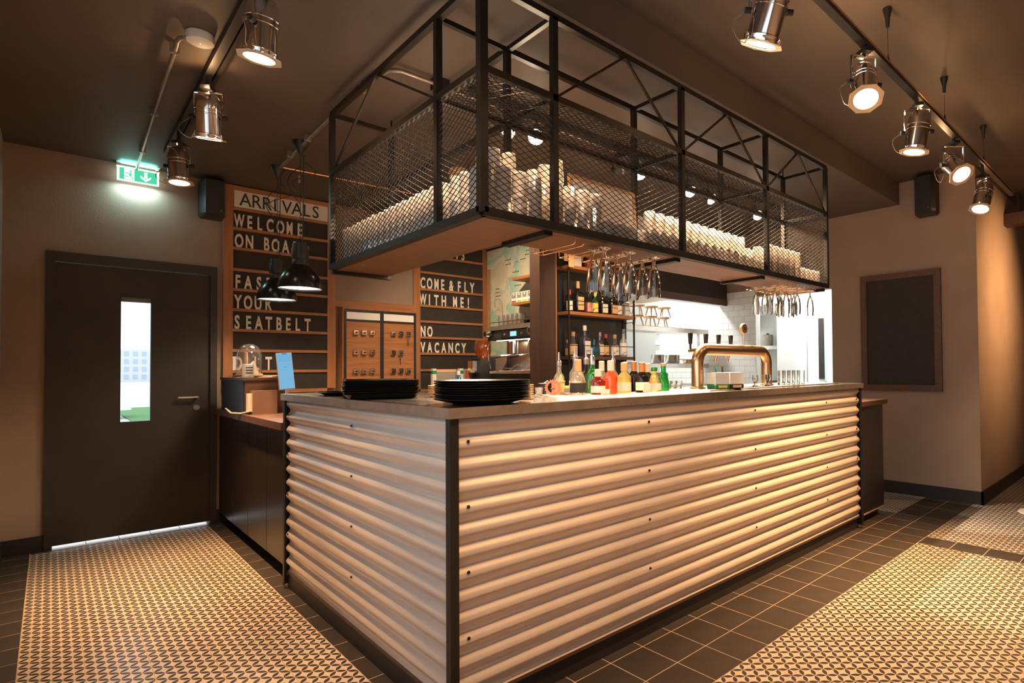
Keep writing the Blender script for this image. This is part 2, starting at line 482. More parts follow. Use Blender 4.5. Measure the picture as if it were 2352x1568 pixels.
# ------------------------------------------------------------------ entrance door
door = struct(inst('door_1', None))
B('frame_jamb', m_door, door, -0.966, 3.945, 0, -0.925, 4.07, 2.124)
B('frame_jamb', m_door, door, -0.012, 3.945, 0, 0.033, 4.07, 2.124)
B('frame_head', m_door, door, -0.925, 3.945, 2.055, -0.012, 4.07, 2.124)
lf = MB().box(-0.925, 3.975, 0.020, -0.566, 4.02, 2.05).box(-0.39, 3.975, 0.020, -0.012, 4.02, 2.05)
lf.box(-0.566, 3.975, 0.020, -0.39, 4.02, 0.875).box(-0.566, 3.975, 1.832, -0.39, 4.02, 2.05)
leaf = lf.build('door_leaf', m_door, door)
B('door_glass', m_pane, leaf, -0.566, 3.995, 0.875, -0.39, 4.001, 1.832)
B('blind_strip', m_cloth, leaf, -0.566, 4.003, 1.795, -0.39, 4.012, 1.832)
h = MB().cyl((-0.10, 3.975, 1.046), (-0.10, 3.925, 1.046), 0.009, 10).cyl((-0.10, 3.928, 1.046), (-0.225, 3.928, 1.046), 0.009, 10)
hd = h.build('door_handle', m_zinc, leaf, None, True)
MB().cyl((-0.10, 3.976, 0.962), (-0.10, 3.968, 0.962), 0.022, 14).build('lock_rosette', m_zinc, leaf, None, True)
# outside: pavement, road and an apartment block
struct(B('ground_outside', pmat('pale_concrete', (0.55, 0.55, 0.52), 0.9), None, -40, YW+0.11, -0.15, 60, 130, -0.02))
struct(B('lawn_outside', pmat('grass_verge', (0.10, 0.22, 0.06), 0.95), None, 0.55, 17.5, -0.02, 8, 25.0, 0.0))
bl = thing('apartment_building', 'pale apartment block seen through the door window', 'building', (7.4, 100, -0.02))
B('facade', pmat('facade_render', (0.62, 0.58, 0.55), 0.9), bl, -7, 0, 0, 7, 8, 4.5)
m_farwin = pmat('far_window', (0.40, 0.45, 0.52), 0.3)
for i in range(15):
    for j in range(4):
        B('window', m_farwin, bl, -6.8+i*0.92, -0.05, 0.4+j*1.05, -6.35+i*0.92, 0.0, 1.0+j*1.05)
cr = thing('parked_car', 'white parked car outside seen low in the door window', 'car', (-1.40, 19.5, -0.02), (0, 0, 0.05))
carb = MB().loft([[(-2, y, z) for y, z in ((-0.8, .25), (0.8, .25), (0.8, .7), (-0.8, .7))], [(-1.0, y, z) for y, z in ((-0.85, .22), (0.85, .22), (0.85, .85), (-0.85, .85))], [(1.2, y, z) for y, z in ((-0.85, .22), (0.85, .22), (0.85, .85), (-0.85, .85))], [(2, y, z) for y, z in ((-0.8, .25), (0.8, .25), (0.8, .75), (-0.8, .75))]])
carb.build('car_body', m_paper, cr)
MB().loft([[(-1.1, -0.75, .85), (1.5, -0.75, .85), (1.5, 0.75, .85), (-1.1, 0.75, .85)], [(-0.4, -0.6, 1.35), (1.0, -0.6, 1.35), (1.0, 0.6, 1.35), (-0.4, 0.6, 1.35)]]).build('cabin', m_gdark, cr)
for x in (-1.25, 1.25):
    for y in (-0.8, 0.8):
        MB().cyl((x, y-0.09, 0.31), (x, y+0.09, 0.31), 0.31, 18).build('wheel', m_black, cr, None, True)

# ------------------------------------------------------------------ bar counter
LX, LY, ZT = 3.506, 1.969, 1.12
bar = thing('bar_counter', 'L-shaped bar counter clad in corrugated galvanised sheet', 'bar counter')
MB().prism([(0.06, 0.06), (LX-0.02, 0.06), (LX-0.02, 0.55), (0.55, 0.55), (0.55, LY-0.02), (0.06, LY-0.02)], 0.085, ZT-0.04).build('carcass', m_dwood, bar)
MB().prism([(0.035, 0.045), (LX-0.03, 0.045), (LX-0.03, 0.5), (0.5, 0.5), (0.5, LY-0.02), (0.035, LY-0.02)], 0.0, 0.085).build('plinth', m_base, bar)
def corrug(L):
    """sheet in the plane u (length) / z, ridges along u; returns profile points (offset, z)"""
    n = 13*14
    z0, z1 = 0.098, ZT-0.040
    p = 0.0757
    prof = []
    for i in range(n+1):
        z = z1-(z1-z0)*i/n
        prof.append((0.0105*math.cos(2*PI*(z1-z-0.018)/p), z))
    return prof
def sheet(L, u0):
    pr_ = corrug(L); b_ = MB(); vs = []; fs = []; n = len(pr_)
    for o, z in pr_:
        vs += [(u0, -o, z), (L, -o, z)]
    for i in range(n-1): fs.append((2*i, 2*i+1, 2*i+3, 2*i+2))
    m0 = len(vs)
    for o, z in pr_:
        vs += [(u0, -o+0.0015, z), (L, -o+0.0015, z)]
    for i in range(n-1): fs.append((m0+2*i+2, m0+2*i+3, m0+2*i+1, m0+2*i))
    for e in (0, 1):
        for i in range(n-1): fs.append((2*i+e, 2*i+2+e, m0+2*i+2+e, m0+2*i+e) if e == 0 else (2*i+2+e, 2*i+e, m0+2*i+e, m0+2*i+2+e))
    return b_.add(vs, fs)
pf = sheet(LX-0.03, 0.036).xf(Matrix.Translation((0, 0.032, 0))).build('front_sheet', m_corr, bar, None, True)
Rl = Matrix.Rotation(-PI/2, 4, 'Z')          # u -> -Y, outward (-y) -> -X
sl = sheet(-0.036, -(LY-0.03)).xf(Matrix.Translation((0.032, 0, 0)) @ Rl)
ps = sl.build('side_sheet', m_corr, bar, None, True)
me_sc = MB().lathe([(0.0065, 0), (0.0065, 0.0015), (0.0038, 0.003), (0.0038, 0.006), (0.0001, 0.0065)], 8).xf(Matrix.Rotation(PI/2, 4, 'X')).mesh('screw', m_iron, True)
for X in (0.085, 1.03, 1.96, 2.9, 3.42):
    for k in range(5):
        inst('screw', me_sc, pf, (X, 0.022, 1.0-k*0.2271))
for Y in (0.05, 0.93, 1.9):
    for k in range(5):
        inst('screw', me_sc, ps, (0.022, Y, 1.0-k*0.2271), (0, 0, -PI/2))
# angle irons at the corner and at both ends
MB().box(0.012, 0.012, 0.02, 0.044, 0.017, ZT-0.034).box(0.012, 0.017, 0.02, 0.017, 0.044, ZT-0.034).build('corner_angle', m_iron, bar)
MB().box(LX-0.032, 0.012, 0.02, LX-0.004, 0.017, ZT-0.034).box(LX-0.009, 0.017, 0.02, LX-0.004, 0.07, ZT-0.034).build('end_angle', m_iron, bar)
MB().box(0.012, LY-0.032, 0.02, 0.017, LY-0.004, ZT-0.034).box(0.017, LY-0.009, 0.02, 0.07, LY-0.004, ZT-0.034).build('end_angle', m_iron, bar)
MB().box(0.03, 0.03, 0.085, LX-0.03, 0.06, 0.098).box(0.03, 0.06, 0.085, 0.06, LY-0.03, 0.098).build('bottom_rail', m_dwood, bar)
top = thing('bar_worktop', 'L-shaped metal bar top with folded zinc edge', 'worktop', (0, 0, ZT-0.036))
L_out = [(0.004, 0.004), (LX, 0.004), (LX, 0.62), (0.62, 0.62), (0.62, LY), (0.004, LY)]
MB().prism(L_out, 0.004, 0.035).build('top_sheet', m_top, top)
MB().box(0, 0, 0, LX+0.004, 0.004, 0.0365).build('front_edge', m_zinc, top)
MB().box(0, 0.004, 0, 0.004, LY+0.004, 0.0365).build('side_edge', m_zinc, top)
MB().box(LX, 0.004, 0, LX+0.004, 0.62, 0.0365).build('end_edge', m_zinc, top)
MB().box(0.004, LY, 0, 0.62, LY+0.004, 0.0365).build('end_edge', m_zinc, top)
dr = MB().loft([[(0.545, 0.10, 0.0355), (3.30, 0.10, 0.0355), (3.30, 0.56, 0.0355), (0.76, 0.56, 0.0355)], [(0.57, 0.112, 0.043), (3.29, 0.112, 0.043), (3.29, 0.55, 0.043), (0.77, 0.55, 0.043)]])
dr.build('drip_plate', m_steel, top)
ZD = ZT+0.0075

# low cabinet to the right of the bar
rc = thing('end_cabinet', 'dark cabinet with wooden top at the far end of the bar', 'cabinet', (3.52, 0.065, 0))
B('plinth', m_base, rc, 0.0, 0.04, 0, 0.52, 0.5, 0.055)
B('body', m_cab, rc, 0, 0, 0.07, 0.555, 0.55, 0.93)
B('edge_strip', m_light, rc, 0, -0.004, 0.06, 0.555, 0.02, 0.07)
B('cabinet_top', m_dwood, rc, -0.005, -0.02, 0.93, 0.62, 0.56, 0.968)

# cabinet run between the bar and the door wall
lc = thing('side_cabinet', 'low dark cabinet run with walnut top between bar and door wall', 'cabinet', (0.05, 1.985, 0))
B('plinth', m_base, lc, 0.07, 0, 0, 0.5, 1.965, 0.085)
B('body', m_cab, lc, 0.018, 0, 0.085, 0.52, 1.965, 0.905)
for k in range(4):
    B('cabinet_door', m_cab, lc, 0, 0.006+k*0.49, 0.09, 0.018, 0.486+k*0.49, 0.90)
B('cabinet_top', m_dwood, lc, -0.045, 0, 0.905, 0.55, 1.965, 0.95)
B('edge_strip', m_light, lc, 0.01, 0, 0.079, 0.018, 1.965, 0.088)

# back counter under the boards and the coffee machine
bc = thing('back_counter', 'dark back counter under the letter boards and coffee machine', 'counter', (0.62, 3.45, 0))
MB().prism([(0, 0), (1.35, 0), (1.35, -1.10), (1.97, -1.10), (1.97, 0.51), (0, 0.51)], 0, 0.90).build('body', m_cab, bc)
MB().prism([(-0.01, -0.02), (1.33, -0.02), (1.33, -1.105), (1.975, -1.105), (1.975, 0.51), (-0.01, 0.51)], 0.90, 0.94).build('counter_top', m_dwood, bc)

# ------------------------------------------------------------------ hanging cage
CX, CY, D, A, Bb = 0.224, 0.149, 0.354, 0.8794, 1.298
Z0, ZM, Z1 = 1.861, 2.418, 2.771
cage = thing('hanging_glass_cage', 'black steel frame cage with diamond mesh hanging over the bar', 'glass rack', (0, 0, 0))
X1, Y1 = CX+D+3*A, CY+D+Bb
pw = 0.028
def post(x, y, top_=Z1, w_=pw):
    MB().box(x-w_/2, y-w_/2, Z0-0.004, x+w_/2, y+w_/2, top_).build('post', m_cage, cage)
def rail(p0, p1, w_=0.026, name='rail'):
    MB().bar(p0, p1, w_).build(name, m_cage, cage)
outer_x = [CX+D+i*A for i in range(4)]
post(CX, CY, ZL, 0.034)
for x in outer_x: post(x, CY, Z1)
post(CX, CY+D); post(CX, Y1)
for x in outer_x: post(x, CY+D)
post(CX+D, Y1)
for z, ww in ((Z0, 0.034), (ZM, 0.028), (Z1, 0.028)):
    rail((CX, CY, z), (X1, CY, z), ww)
    rail((CX, CY, z), (CX, Y1, z), ww)
    if z > Z0:
        rail((CX+D, CY+D, z), (X1, CY+D, z), ww)
        rail((CX+D, CY+D, z), (CX+D, Y1, z), ww)
    for x in outer_x: rail((x, CY, z), (x, CY+D, z), 0.022, 'cross_rail')
    rail((CX, CY+D, z), (CX+D, CY+D, z), 0.022, 'cross_rail')
    rail((CX, Y1, z), (CX+D, Y1, z), 0.022, 'cross_rail')
# inverted-V braces above the mesh
for i in range(3):
    xm = outer_x[i]+A/2
    rail((outer_x[i], CY, ZM), (xm, CY, Z1), 0.011, 'brace'); rail((xm, CY, Z1), (outer_x[i+1], CY, ZM), 0.011, 'brace')
rail((CX, CY+D, ZM), (CX, CY+D+Bb/2, Z1), 0.011, 'brace'); rail((CX, CY+D+Bb/2, Z1), (CX, Y1, ZM), 0.011, 'brace')
# hangers to the ceiling
for x, y in ((X1, CY+D), (CX+D, Y1)):
    MB().cyl((x, y, Z1), (x, y, ZL), 0.005, 8).build('hanger_rod', m_cage, cage)
# expanded metal panels: two families of strands clipped to the bay
def mesh_panel(org, ux, uy, W, H, dw=0.050, dh=0.0255, t=0.0028):
    mb = MB(); O = Vector(org); ux = Vector(ux); uy = Vector(uy); nrm = ux.cross(uy)
    def P(a, b_): return O+ux*a+uy*b_
    sl_ = dh/dw
    for fam in (1, -1):
        k0 = -int(W/dw)-2; k1 = int(H/dh)+int(W/dw)+3
        for k in range(k0, k1):
            c = k*dh             # line: b = c + fam*sl*a
            ts = []
            lo, hi = 0.0, W
            if fam > 0:
                lo = max(lo, (0-c)/sl_); hi = min(hi, (H-c)/sl_)
            else:
                lo = max(lo, (c-H)/sl_); hi = min(hi, c/sl_)
            if hi-lo < 0.004: continue
            a, b_ = P(lo, c+fam*sl_*lo), P(hi, c+fam*sl_*hi)
            off = nrm*(0.0008*fam)
            mb.bar(a+off, b_+off, t, t*0.8)
    o = mb.build('mesh_panel', m_mesh, cage); o['kind'] = 'stuff'
h_ = ZM-Z0
xs = [CX]+outer_x
for a, b_ in zip(xs[:-1], xs[1:]):
    mesh_panel((a, CY, Z0), (1, 0, 0), (0, 0, 1), b_-a, h_)
for a, b_ in ((CY, CY+D), (CY+D, Y1)):
    mesh_panel((CX, a, Z0), (0, 1, 0), (0, 0, 1), b_-a, h_)
for a, b_ in zip(outer_x[:-1], outer_x[1:]):
    mesh_panel((a, CY, ZM), (1, 0, 0), (0, 1, 0), b_-a, D)
mesh_panel((CX, CY, ZM), (1, 0, 0), (0, 1, 0), D, D)
mesh_panel((X1, CY, Z0), (0, 1, 0), (0, 0, 1), D, h_)
# plywood shelf boards under the cage and the flat cross beams
zb = Z0-0.006
for a, b_ in zip(outer_x[:-1], outer_x[1:]):
    B('shelf_board', m_ply, cage, a+0.002, CY+0.016, zb-0.012, b_-0.002, CY+D-0.020, zb+0.004)
B('shelf_board', m_ply, cage, CX+0.016, CY+0.016, zb-0.012, CX+D-0.030, Y1-0.002, zb+0.004)
for x in outer_x[0:1]+outer_x[1:]:
    B('cross_beam', m_cage, cage, x-0.045, CY+0.016, zb-0.030, x+0.0, CY+D-0.016, zb-0.0122)
B('cross_beam', m_cage, cage, CX+0.0, Y1-0.03, zb-0.034, CX+D-0.01, Y1+0.012, zb-0.0122)

# ------------------------------------------------------------------ spotlights on tracks
def rot_to(d):
    return Vector(d).normalized().to_track_quat('-Z', 'Y').to_matrix().to_4x4()
can = MB().lathe([(0.022, 0.128), (0.040, 0.122), (0.052, 0.104), (0.057, 0.080), (0.0575, 0.052), (0.060, 0.050), (0.060, 0.046), (0.0575, 0.044), (0.0575, 0.030), (0.060, 0.028), (0.060, 0.024), (0.0575, 0.022),
                  (0.0575, -0.070), (0.061, -0.073), (0.061, -0.079), (0.059, -0.082), (0.059, -0.094)], 24)
me_can = can.mesh('lamp_can', m_chrome, True)
oct_o = [(0.080*math.cos(2*PI*(i+.5)/8), 0.080*math.sin(2*PI*(i+.5)/8)) for i in range(8)]
def ring_plate(outer, r, z0, z1, n=24):
    mb = MB(); vo = []
    for i in range(n):
        a = 2*PI*i/n
        # outer octagon radius in direction a
        k = (a-PI/8+PI/8) % (PI/4)-PI/8
        R = 0.080*math.cos(PI/8)/math.cos(((a) % (PI/4))-PI/8) if outer == 'oct' else outer
        vo.append((R*math.cos(a), R*math.sin(a)))
    vi = [(r*math.cos(2*PI*i/n), r*math.sin(2*PI*i/n)) for i in range(n)]
    vs = [(x, y, z0) for x, y in vo]+[(x, y, z0) for x, y in vi]+[(x, y, z1) for x, y in vo]+[(x, y, z1) for x, y in vi]
    fs = []
    for i in range(n):
        j = (i+1) % n
        fs += [(i, n+i, n+j, j), (2*n+i, 2*n+j, 3*n+j, 3*n+i), (i, j, 2*n+j, 2*n+i), (n+i, 3*n+i, 3*n+j, n+j)]
    return mb.add(vs, fs)
me_frame = ring_plate('oct', 0.054, -0.1005, -0.0975, 32).mesh('gel_frame', m_refl)
me_lens = MB().lathe([(0.0001, -0.088), (0.030, -0.091), (0.054, -0.0925), (0.054, -0.0945), (0.03, -0.0965), (0.0001, -0.0975)], 24, caps=False).mesh('lens', m_lens, True)
yk = MB()
yk.tube([(0.064, 0, 0.01), (0.068, 0, 0.06), (0.068, 0, 0.132), (0.064, 0, 0.138), (-0.064, 0, 0.138), (-0.068, 0, 0.132), (-0.068, 0, 0.06), (-0.064, 0, 0.01)], 0.006, 6)
me_yoke = yk.mesh('yoke', m_chrome, True)
me_knob = MB().cyl((0.066, 0, 0.01), (0.088, 0, 0.01), 0.012, 10).mesh('knob', m_black, True)
me_knob2 = MB().cyl((-0.066, 0, 0.01), (-0.088, 0, 0.01), 0.012, 10).mesh('knob', m_black, True)
me_clip = MB().box(0.058, -0.010, -0.096, 0.066, 0.010, -0.070).box(-0.066, -0.010, -0.096, -0.058, 0.010, -0.070).mesh('frame_clip', m_chrome)
me_mount = MB().box(-0.022, -0.04, 0.146, 0.022, 0.04, 0.165).cyl((0, 0, 0.135), (0, 0, 0.150), 0.008, 8).mesh('track_adapter', m_black)
loop = [(-0.075, 0.0, 0.02)]+[(-0.085-0.05*math.sin(t*PI/8), 0.01*math.sin(t), 0.0-0.05*(1-math.cos(t*PI/8))) for t in range(1, 9)]+[(-0.062, 0.01, -0.05)]
me_cable = MB().tube(loop, 0.0018, 5).mesh('safety_cable', m_zinc, True)
def par_lamp(pivot, d, label, track_z, power, size, yaw=0.0, leak=1.5, group=None, blend=1.0):
    """pivot: centre of the can; d: beam direction; yoke hangs vertically from the track"""
    t = thing('track_spotlight', label, 'spotlight', pivot, None, group)
    Rm = rot_to(d)
    # keep the can's x axis along the yoke's axis
    dn = Vector(d).normalized()
    xa = Vector((math.cos(yaw), math.sin(yaw), 0)); xa = (xa-dn*xa.dot(dn)).normalized()
    za = -dn; ya = za.cross(xa)
    Rm = Matrix((xa, ya, za)).transposed()
    rb = Rm.to_euler()
    can_o = inst('lamp_can', me_can, t, None, rb)
    inst('gel_frame', me_frame, can_o)
    inst('lens', me_lens, can_o)
    inst('frame_clip', me_clip, can_o)
    ry = (0, 0, yaw)
    inst('yoke', me_yoke, t, None, ry); inst('knob', me_knob, t, None, ry); inst('knob', me_knob2, t, None, ry)
    inst('safety_cable', me_cable, t, None, ry)
    m = inst('track_adapter', me_mount, t, None, ry)
    gap = track_z-(pivot[2]+0.165)
    if gap > 0.002: MB().cyl((0, 0, 0.165), (0, 0, 0.165+gap), 0.012, 8).build('stem', m_black, t)
    spot('beam', tuple(dn*0.103), tuple(dn*2), power, size, blend, WARM, 0.045, t)
    if leak: point('vent_glow', (dn.x*-0.15, dn.y*-0.15, 0.15), leak*1.6, WARM, 0.01, t)
    return t
ZTL, ZTR = 2.80, 2.743
tl = thing('light_track', 'black light track on the ceiling by the entrance door', 'light track', (-0.37, 0, ZTL))
B('rail', m_black, tl, -0.018, -1.2, 0, 0.018, 3.35, 0.032)
for y in (-0.9, 0.3, 1.45, 2.55, 3.25): B('bracket', m_black, tl, -0.012, y-0.03, 0.032, 0.012, y+0.03, 0.045)
B('feed_pipe', m_black, tl, 0.03, -1.2, 0.012, 0.05, 3.30, 0.032)
tr_ = thing('light_track', 'black light track hung on thin wires over the tiled walkway', 'light track', (0, -0.735, ZTR+0.032))
B('rail', m_black, tr_, -0.9, -0.018, -0.032, 5.0, 0.018, 0)
B('rail_trim', m_amberl, tr_, -0.9, -0.020, -0.010, 5.0, -0.018, -0.005)
for x in (2.02, 2.99, 3.99, 0.9, -0.3):
    MB().cyl((x, 0, 0), (x, 0, ZH-ZTR-0.032), 0.0014, 6).build('wire', m_iron, tr_)
    MB().lathe([(0.008, -0.10), (0.012, -0.05), (0.022, -0.01), (0.022, 0)], 12, (x, 0, ZH-ZTR-0.032)).build('ceiling_cap', m_black, tr_, None, True)
    MB().lathe([(0.012, 0), (0.008, 0.02), (0.003, 0.05)], 10, (x, 0, 0)).build('wire_grip', m_black, tr_, None, True)
GL, GR = 'spotlights on the entrance track', 'spotlights on the walkway track'
par_lamp((-0.37, 0.785, 2.578), (-0.04, 0.14, -1), 'chrome spotlight shining down, nearest camera on the entrance ceiling track', ZTL, 136, 56, 0.9, 1.5, GL)
par_lamp((-0.37, 1.835, 2.570), (0.08, 0.28, -1), 'chrome spotlight in the middle of the entrance ceiling track', ZTL, 173, 64, -0.6, 1.25, GL)
par_lamp((-0.37, 2.80, 2.565), (0.02, -0.06, -1), 'chrome spotlight next to the green exit sign', ZTL, 214, 56, -0.7, 1.25, GL)
par_lamp((-0.37, -0.55, 2.578), (0.35, 0.65, -1), 'added unseen chrome spotlight on the entrance track behind the camera view', ZTL, 42, 60, 0, 0.0, GL)  # out-of-view lamp added as fill on the entrance side
par_lamp((0.845, -0.735, 2.505), (0.10, 0.42, -1), 'chrome spotlight cut off by the top edge of the photo', ZTR, 95, 66, -0.7, 1.0, GR)
par_lamp((1.745, -0.72, 2.575), (-0.42, -0.22, -0.85), 'chrome spotlight facing the camera with octagonal frame lit', ZTR, 186, 66, -0.55, 2.25, GR)
par_lamp((2.45, -0.735, 2.545), (-0.035, 0.175, -1), 'chrome spotlight third from the camera on the hung track', ZTR, 310, 70, -0.9, 1.5, GR)
par_lamp((3.235, -0.72, 2.56), (-0.42, -0.55, -0.75), 'chrome spotlight turned to the camera before the right-hand loudspeaker', ZTR, 173, 66, -0.75, 1.25, GR)
par_lamp((3.93, -0.735, 2.50), (-0.42, 0.10, -1), 'chrome spotlight farthest along the hung track by the pillar', ZTR, 299, 70, 0.7, 1.25, GR)
par_lamp((-0.15, -0.735, 2.53), (0.18, 0.52, -1), 'added unseen chrome spotlight on the hung track above and behind the camera', ZTR, 49, 66, -0.7, 0.0, GR)  # out-of-view lamp added to brighten the counter front near the corner

t4 = thing('light_track', 'added unseen light track in the hall behind the camera lighting the pillar', 'light track', (5.9, -2.3, 2.80))  # track invented out of view to carry the added pillar lamp
B('rail', m_black, t4, -1.2, -0.018, 0, 1.2, 0.018, 0.035)
for x in (-1, 1): MB().cyl((x, 0, 0.035), (x, 0, ZH-2.80), 0.0014, 6).build('wire', m_iron, t4)
par_lamp((5.8, -2.3, 2.56), (-0.02, 0.95, -0.36), 'added unseen chrome spotlight on the hall track turned to the pillar', 2.80, 230, 84, 0, 0, None)  # unseen lamp added to brighten the pillar face
# black spots on a third track above the bar, behind the cage
tb = thing('light_track', 'black light track on the ceiling above the bar behind the cage', 'light track', (0, 1.05, 2.80))
B('rail', m_black, tb, 0.7, -0.017, 0, 4.2, 0.017, 0.045)
me_bb = MB().lathe([(0.03, 0.075), (0.038, 0.07), (0.038, -0.02), (0.05, -0.045), (0.05, -0.055)], 16).mesh('lamp_head', m_black, True)
me_bl = MB().lathe([(0.0001, -0.058), (0.03, -0.060), (0.047, -0.056), (0.047, -0.0555), (0.0001, -0.0555)], 16, caps=False).mesh('lit_front', m_lens2, True)
for i, (x, d, nm) in enumerate(((0.98, (-0.83, 0.05, -1), 'nearest the cage corner'), (1.16, (-0.9, -1.0, -1), 'second from the cage corner'),
                          (1.88, (0.55, 0.9, -1.0), 'third along, turned to the bottle shelf'), (2.08, (-0.5, -1.05, -1), 'fourth along over the wine glasses'), (2.67, (-0.3, -1.05, -1), 'fifth along the bar'),
                          (2.95, (0.0, -1.05, -1), 'sixth along the bar'), (3.70, (-0.55, -1.05, -1), 'last towards the kitchen doorway'))):
    t = thing('bar_spotlight', 'small black spotlight above the bar, '+nm, 'spotlight', (x, 1.05, 2.70), None, 'black spots above the bar')
    dn = Vector(d).normalized()
    hd_ = inst('lamp_head', me_bb, t, None, dn.to_track_quat('-Z', 'Y').to_euler())
    inst('lit_front', me_bl, hd_)
    MB().cyl((0, 0, 0.02), (0, 0, 0.10), 0.008, 8).build('stem', m_black, t)
    spot('beam', tuple(dn*0.07), tuple(dn*2), (420, 440, 60, 380, 380, 380, 240)[i], 55 if i == 2 else 95, 0.8, WARM2, 0.03, t)

# ------------------------------------------------------------------ pendants over the side cabinet
dome = MB().lathe([(0.138, 0.0), (0.136, 0.03), (0.124, 0.075), (0.10, 0.115), (0.068, 0.148), (0.050, 0.165), (0.048, 0.168),
                   (0.046, 0.166), (0.064, 0.146), (0.096, 0.112), (0.120, 0.073), (0.132, 0.03), (0.134, 0.0)], 32, caps=False)
me_dome = dome.mesh('lamp_shade', m_blackg, True)
me_neck = MB().lathe([(0.050, 0.165), (0.052, 0.185), (0.046, 0.20), (0.054, 0.21), (0.054, 0.275), (0.048, 0.29), (0.050, 0.30), (0.046, 0.315), (0.02, 0.322)], 20).mesh('lamp_neck', m_black, True)
me_in = MB().lathe([(0.0001, 0.035), (0.09, 0.03), (0.130, 0.012)], 32, caps=False).mesh('lit_bowl', m_pend, True)
me_hook = MB().tube([(0.014*math.cos(k*PI/5), 0, 0.336+0.014*math.sin(k*PI/5)) for k in range(10)], 0.003, 6, True).mesh('ring_hook', m_iron, True)
me_cp = MB().lathe([(0.012, -0.09), (0.02, -0.07), (0.05, -0.02), (0.052, 0)], 16).mesh('ceiling_cup', m_black, True)
def pendant(x, y, z, label):
    t = thing('pendant_lamp', label, 'pendant lamp', (x, y, z), None, 'pendants over the side cabinet')
    inst('lamp_shade', me_dome, t); inst('lamp_neck', me_neck, t); inst('lit_bowl', me_in, t); inst('ring_hook', me_hook, t)
    inst('ceiling_cup', me_cp, t, (0, 0, ZL-z))
    H = ZL-z-0.09
    MB().cyl((0, 0, 0.345), (0, 0, H), 0.0022, 6).build('chain', m_iron, t)
    MB().cyl((0.012, -0.01, 0.31), (0.018, -0.012, H), 0.003, 6).build('power_cable', m_black, t)
    lp = [(0.02+0.075*math.sin(k*PI/7), -0.01, H-0.05-0.22*k/14) for k in range(15)]
    MB().tube(lp, 0.003, 6).build('cable_loop', m_black, t, None, True)
    lp = [(-0.075*math.sin(k*PI/12), 0.01, H-0.08-0.26*k/12) for k in range(13)]
    MB().tube(lp, 0.003, 6).build('cable_loop', m_black, t, None, True)
    MB().box(-0.012, -0.006, H-0.20, -0.002, 0.006, H-0.15).build('cable_clamp', m_zinc, t)
    spot('bulb_beam', (0, 0, 0.028), (0, 0, -1), 26, 150, 0.5, WARM2, 0.08, t)
pendant(0.268, 2.564, 1.818, 'black dome pendant lamp nearer the hanging cage')
pendant(0.290, 3.217, 1.802, 'black dome pendant lamp nearer the door wall')

# conduit pipes, smoke detector
cp = thing('conduit_pipe', 'galvanised conduit from the pendants along the ceiling over the cage', 'pipe', (0, 0, 2.81))
MB().tube([(0.285, 3.11, 0), (0.258, 1.925, 0), (0.26, 1.30, 0), (0.285, 1.14, 0), (0.33, 1.105, 0), (0.47, 1.105, 0), (1.4, 1.105, 0), (2.6, 1.105, 0)], 0.011, 10).build('pipe', m_zinc, cp, None, True)
MB().tube([(0.30, 3.10, 0), (0.66, 3.07, 0), (1.9, 3.02, 0)], 0.008, 8).build('branch_pipe', m_brass, cp, None, True)
for y in (1.45, 1.9, 2.4, 2.8): MB().box(0.245, y-0.008, -0.014, 0.285, y+0.008, 0.033).build('pipe_clip', m_zinc, cp)
for x in (0.55, 1.3): MB().box(x-0.04, 1.072, -0.03, x+0.04, 1.14, 0.033).build('junction_box', m_black, cp)
sp_ = thing('exit_sign_conduit', 'galvanised conduit from the smoke detector to the exit sign', 'pipe', (0, 0, 2.805))
MB().tube([(-0.515, 1.51, 0.0), (-0.53, 1.53, 0), (-0.535, 1.57, 0), (-0.532, 1.62, 0), (-0.49, 3.90, 0)], 0.010, 10).build('pipe', m_zinc, sp_, None, True)
for y in (1.68, 2.6, 3.4): MB().box(-0.550+0.0183*(y-1.62), y-0.008, -0.013, -0.514+0.0183*(y-1.62), y+0.008, 0.038).build('pipe_clip', m_zinc, sp_)
sd = thing('smoke_detector', 'round cream smoke detector on the dark ceiling', 'smoke detector', (-0.456, 1.508, ZL))
MB().lathe([(0.045, -0.046), (0.055, -0.040), (0.056, -0.004), (0.053, 0)], 28).build('housing', m_cream, sd, None, True)
MB().lathe([(0.002, -0.0475), (0.002, -0.045)], 8).build('led', emat('green_led', (0.3, 1, 0.2), 2), sd)

sd2 = thing('ceiling_fitting', 'tan ceiling fitting seen through the cage, with an added beam', 'ceiling light', (1.33, 2.30, ZL))
MB().lathe([(0.06, -0.085), (0.075, -0.07), (0.078, -0.01), (0.07, 0)], 24).build('housing', m_tan, sd2, None, True)
MB().lathe([(0.05, -0.088), (0.05, -0.085)], 20).build('grille', m_lens2, sd2)
spot('beam', (0, 0, -0.095), (0.50, 0.35, -1.0), 150, 120, 0.8, WARM2, 0.05, sd2)  # beam added to brighten the coffee machine and the boards
# loudspeakers
def speaker(name, label, loc, rz, w_, d_, h__):
    t = thing(name, label, 'loudspeaker', loc, (0, 0, rz))
    pr2 = [(-w_/2, 0), (w_/2, 0), (w_/2*0.98, -d_*0.6), (w_/2*0.7, -d_), (-w_/2*0.7, -d_), (-w_/2*0.98, -d_*0.6)]
    mb = MB().loft([[(x*0.86, y*0.86, z) for x, y in pr2] if k in (0, 5) else [(x, y, z) for x, y in pr2] for k, z in enumerate((0, 0.02, 0.05, h__-0.05, h__-0.02, h__))])
    mb.build('cabinet', m_black, t, None, True)
    B('wall_bracket', m_iron, t, -0.03, 0, h__*0.35, 0.03, 0.045, h__*0.65)
    MB().lathe([(0.004, 0), (0.004, 0.003)], 8).xf(Matrix.Translation((w_*0.25, -d_+0.002, 0.05)) @ Matrix.Rotation(PI/2, 4, 'X')).build('badge', m_zinc, t)
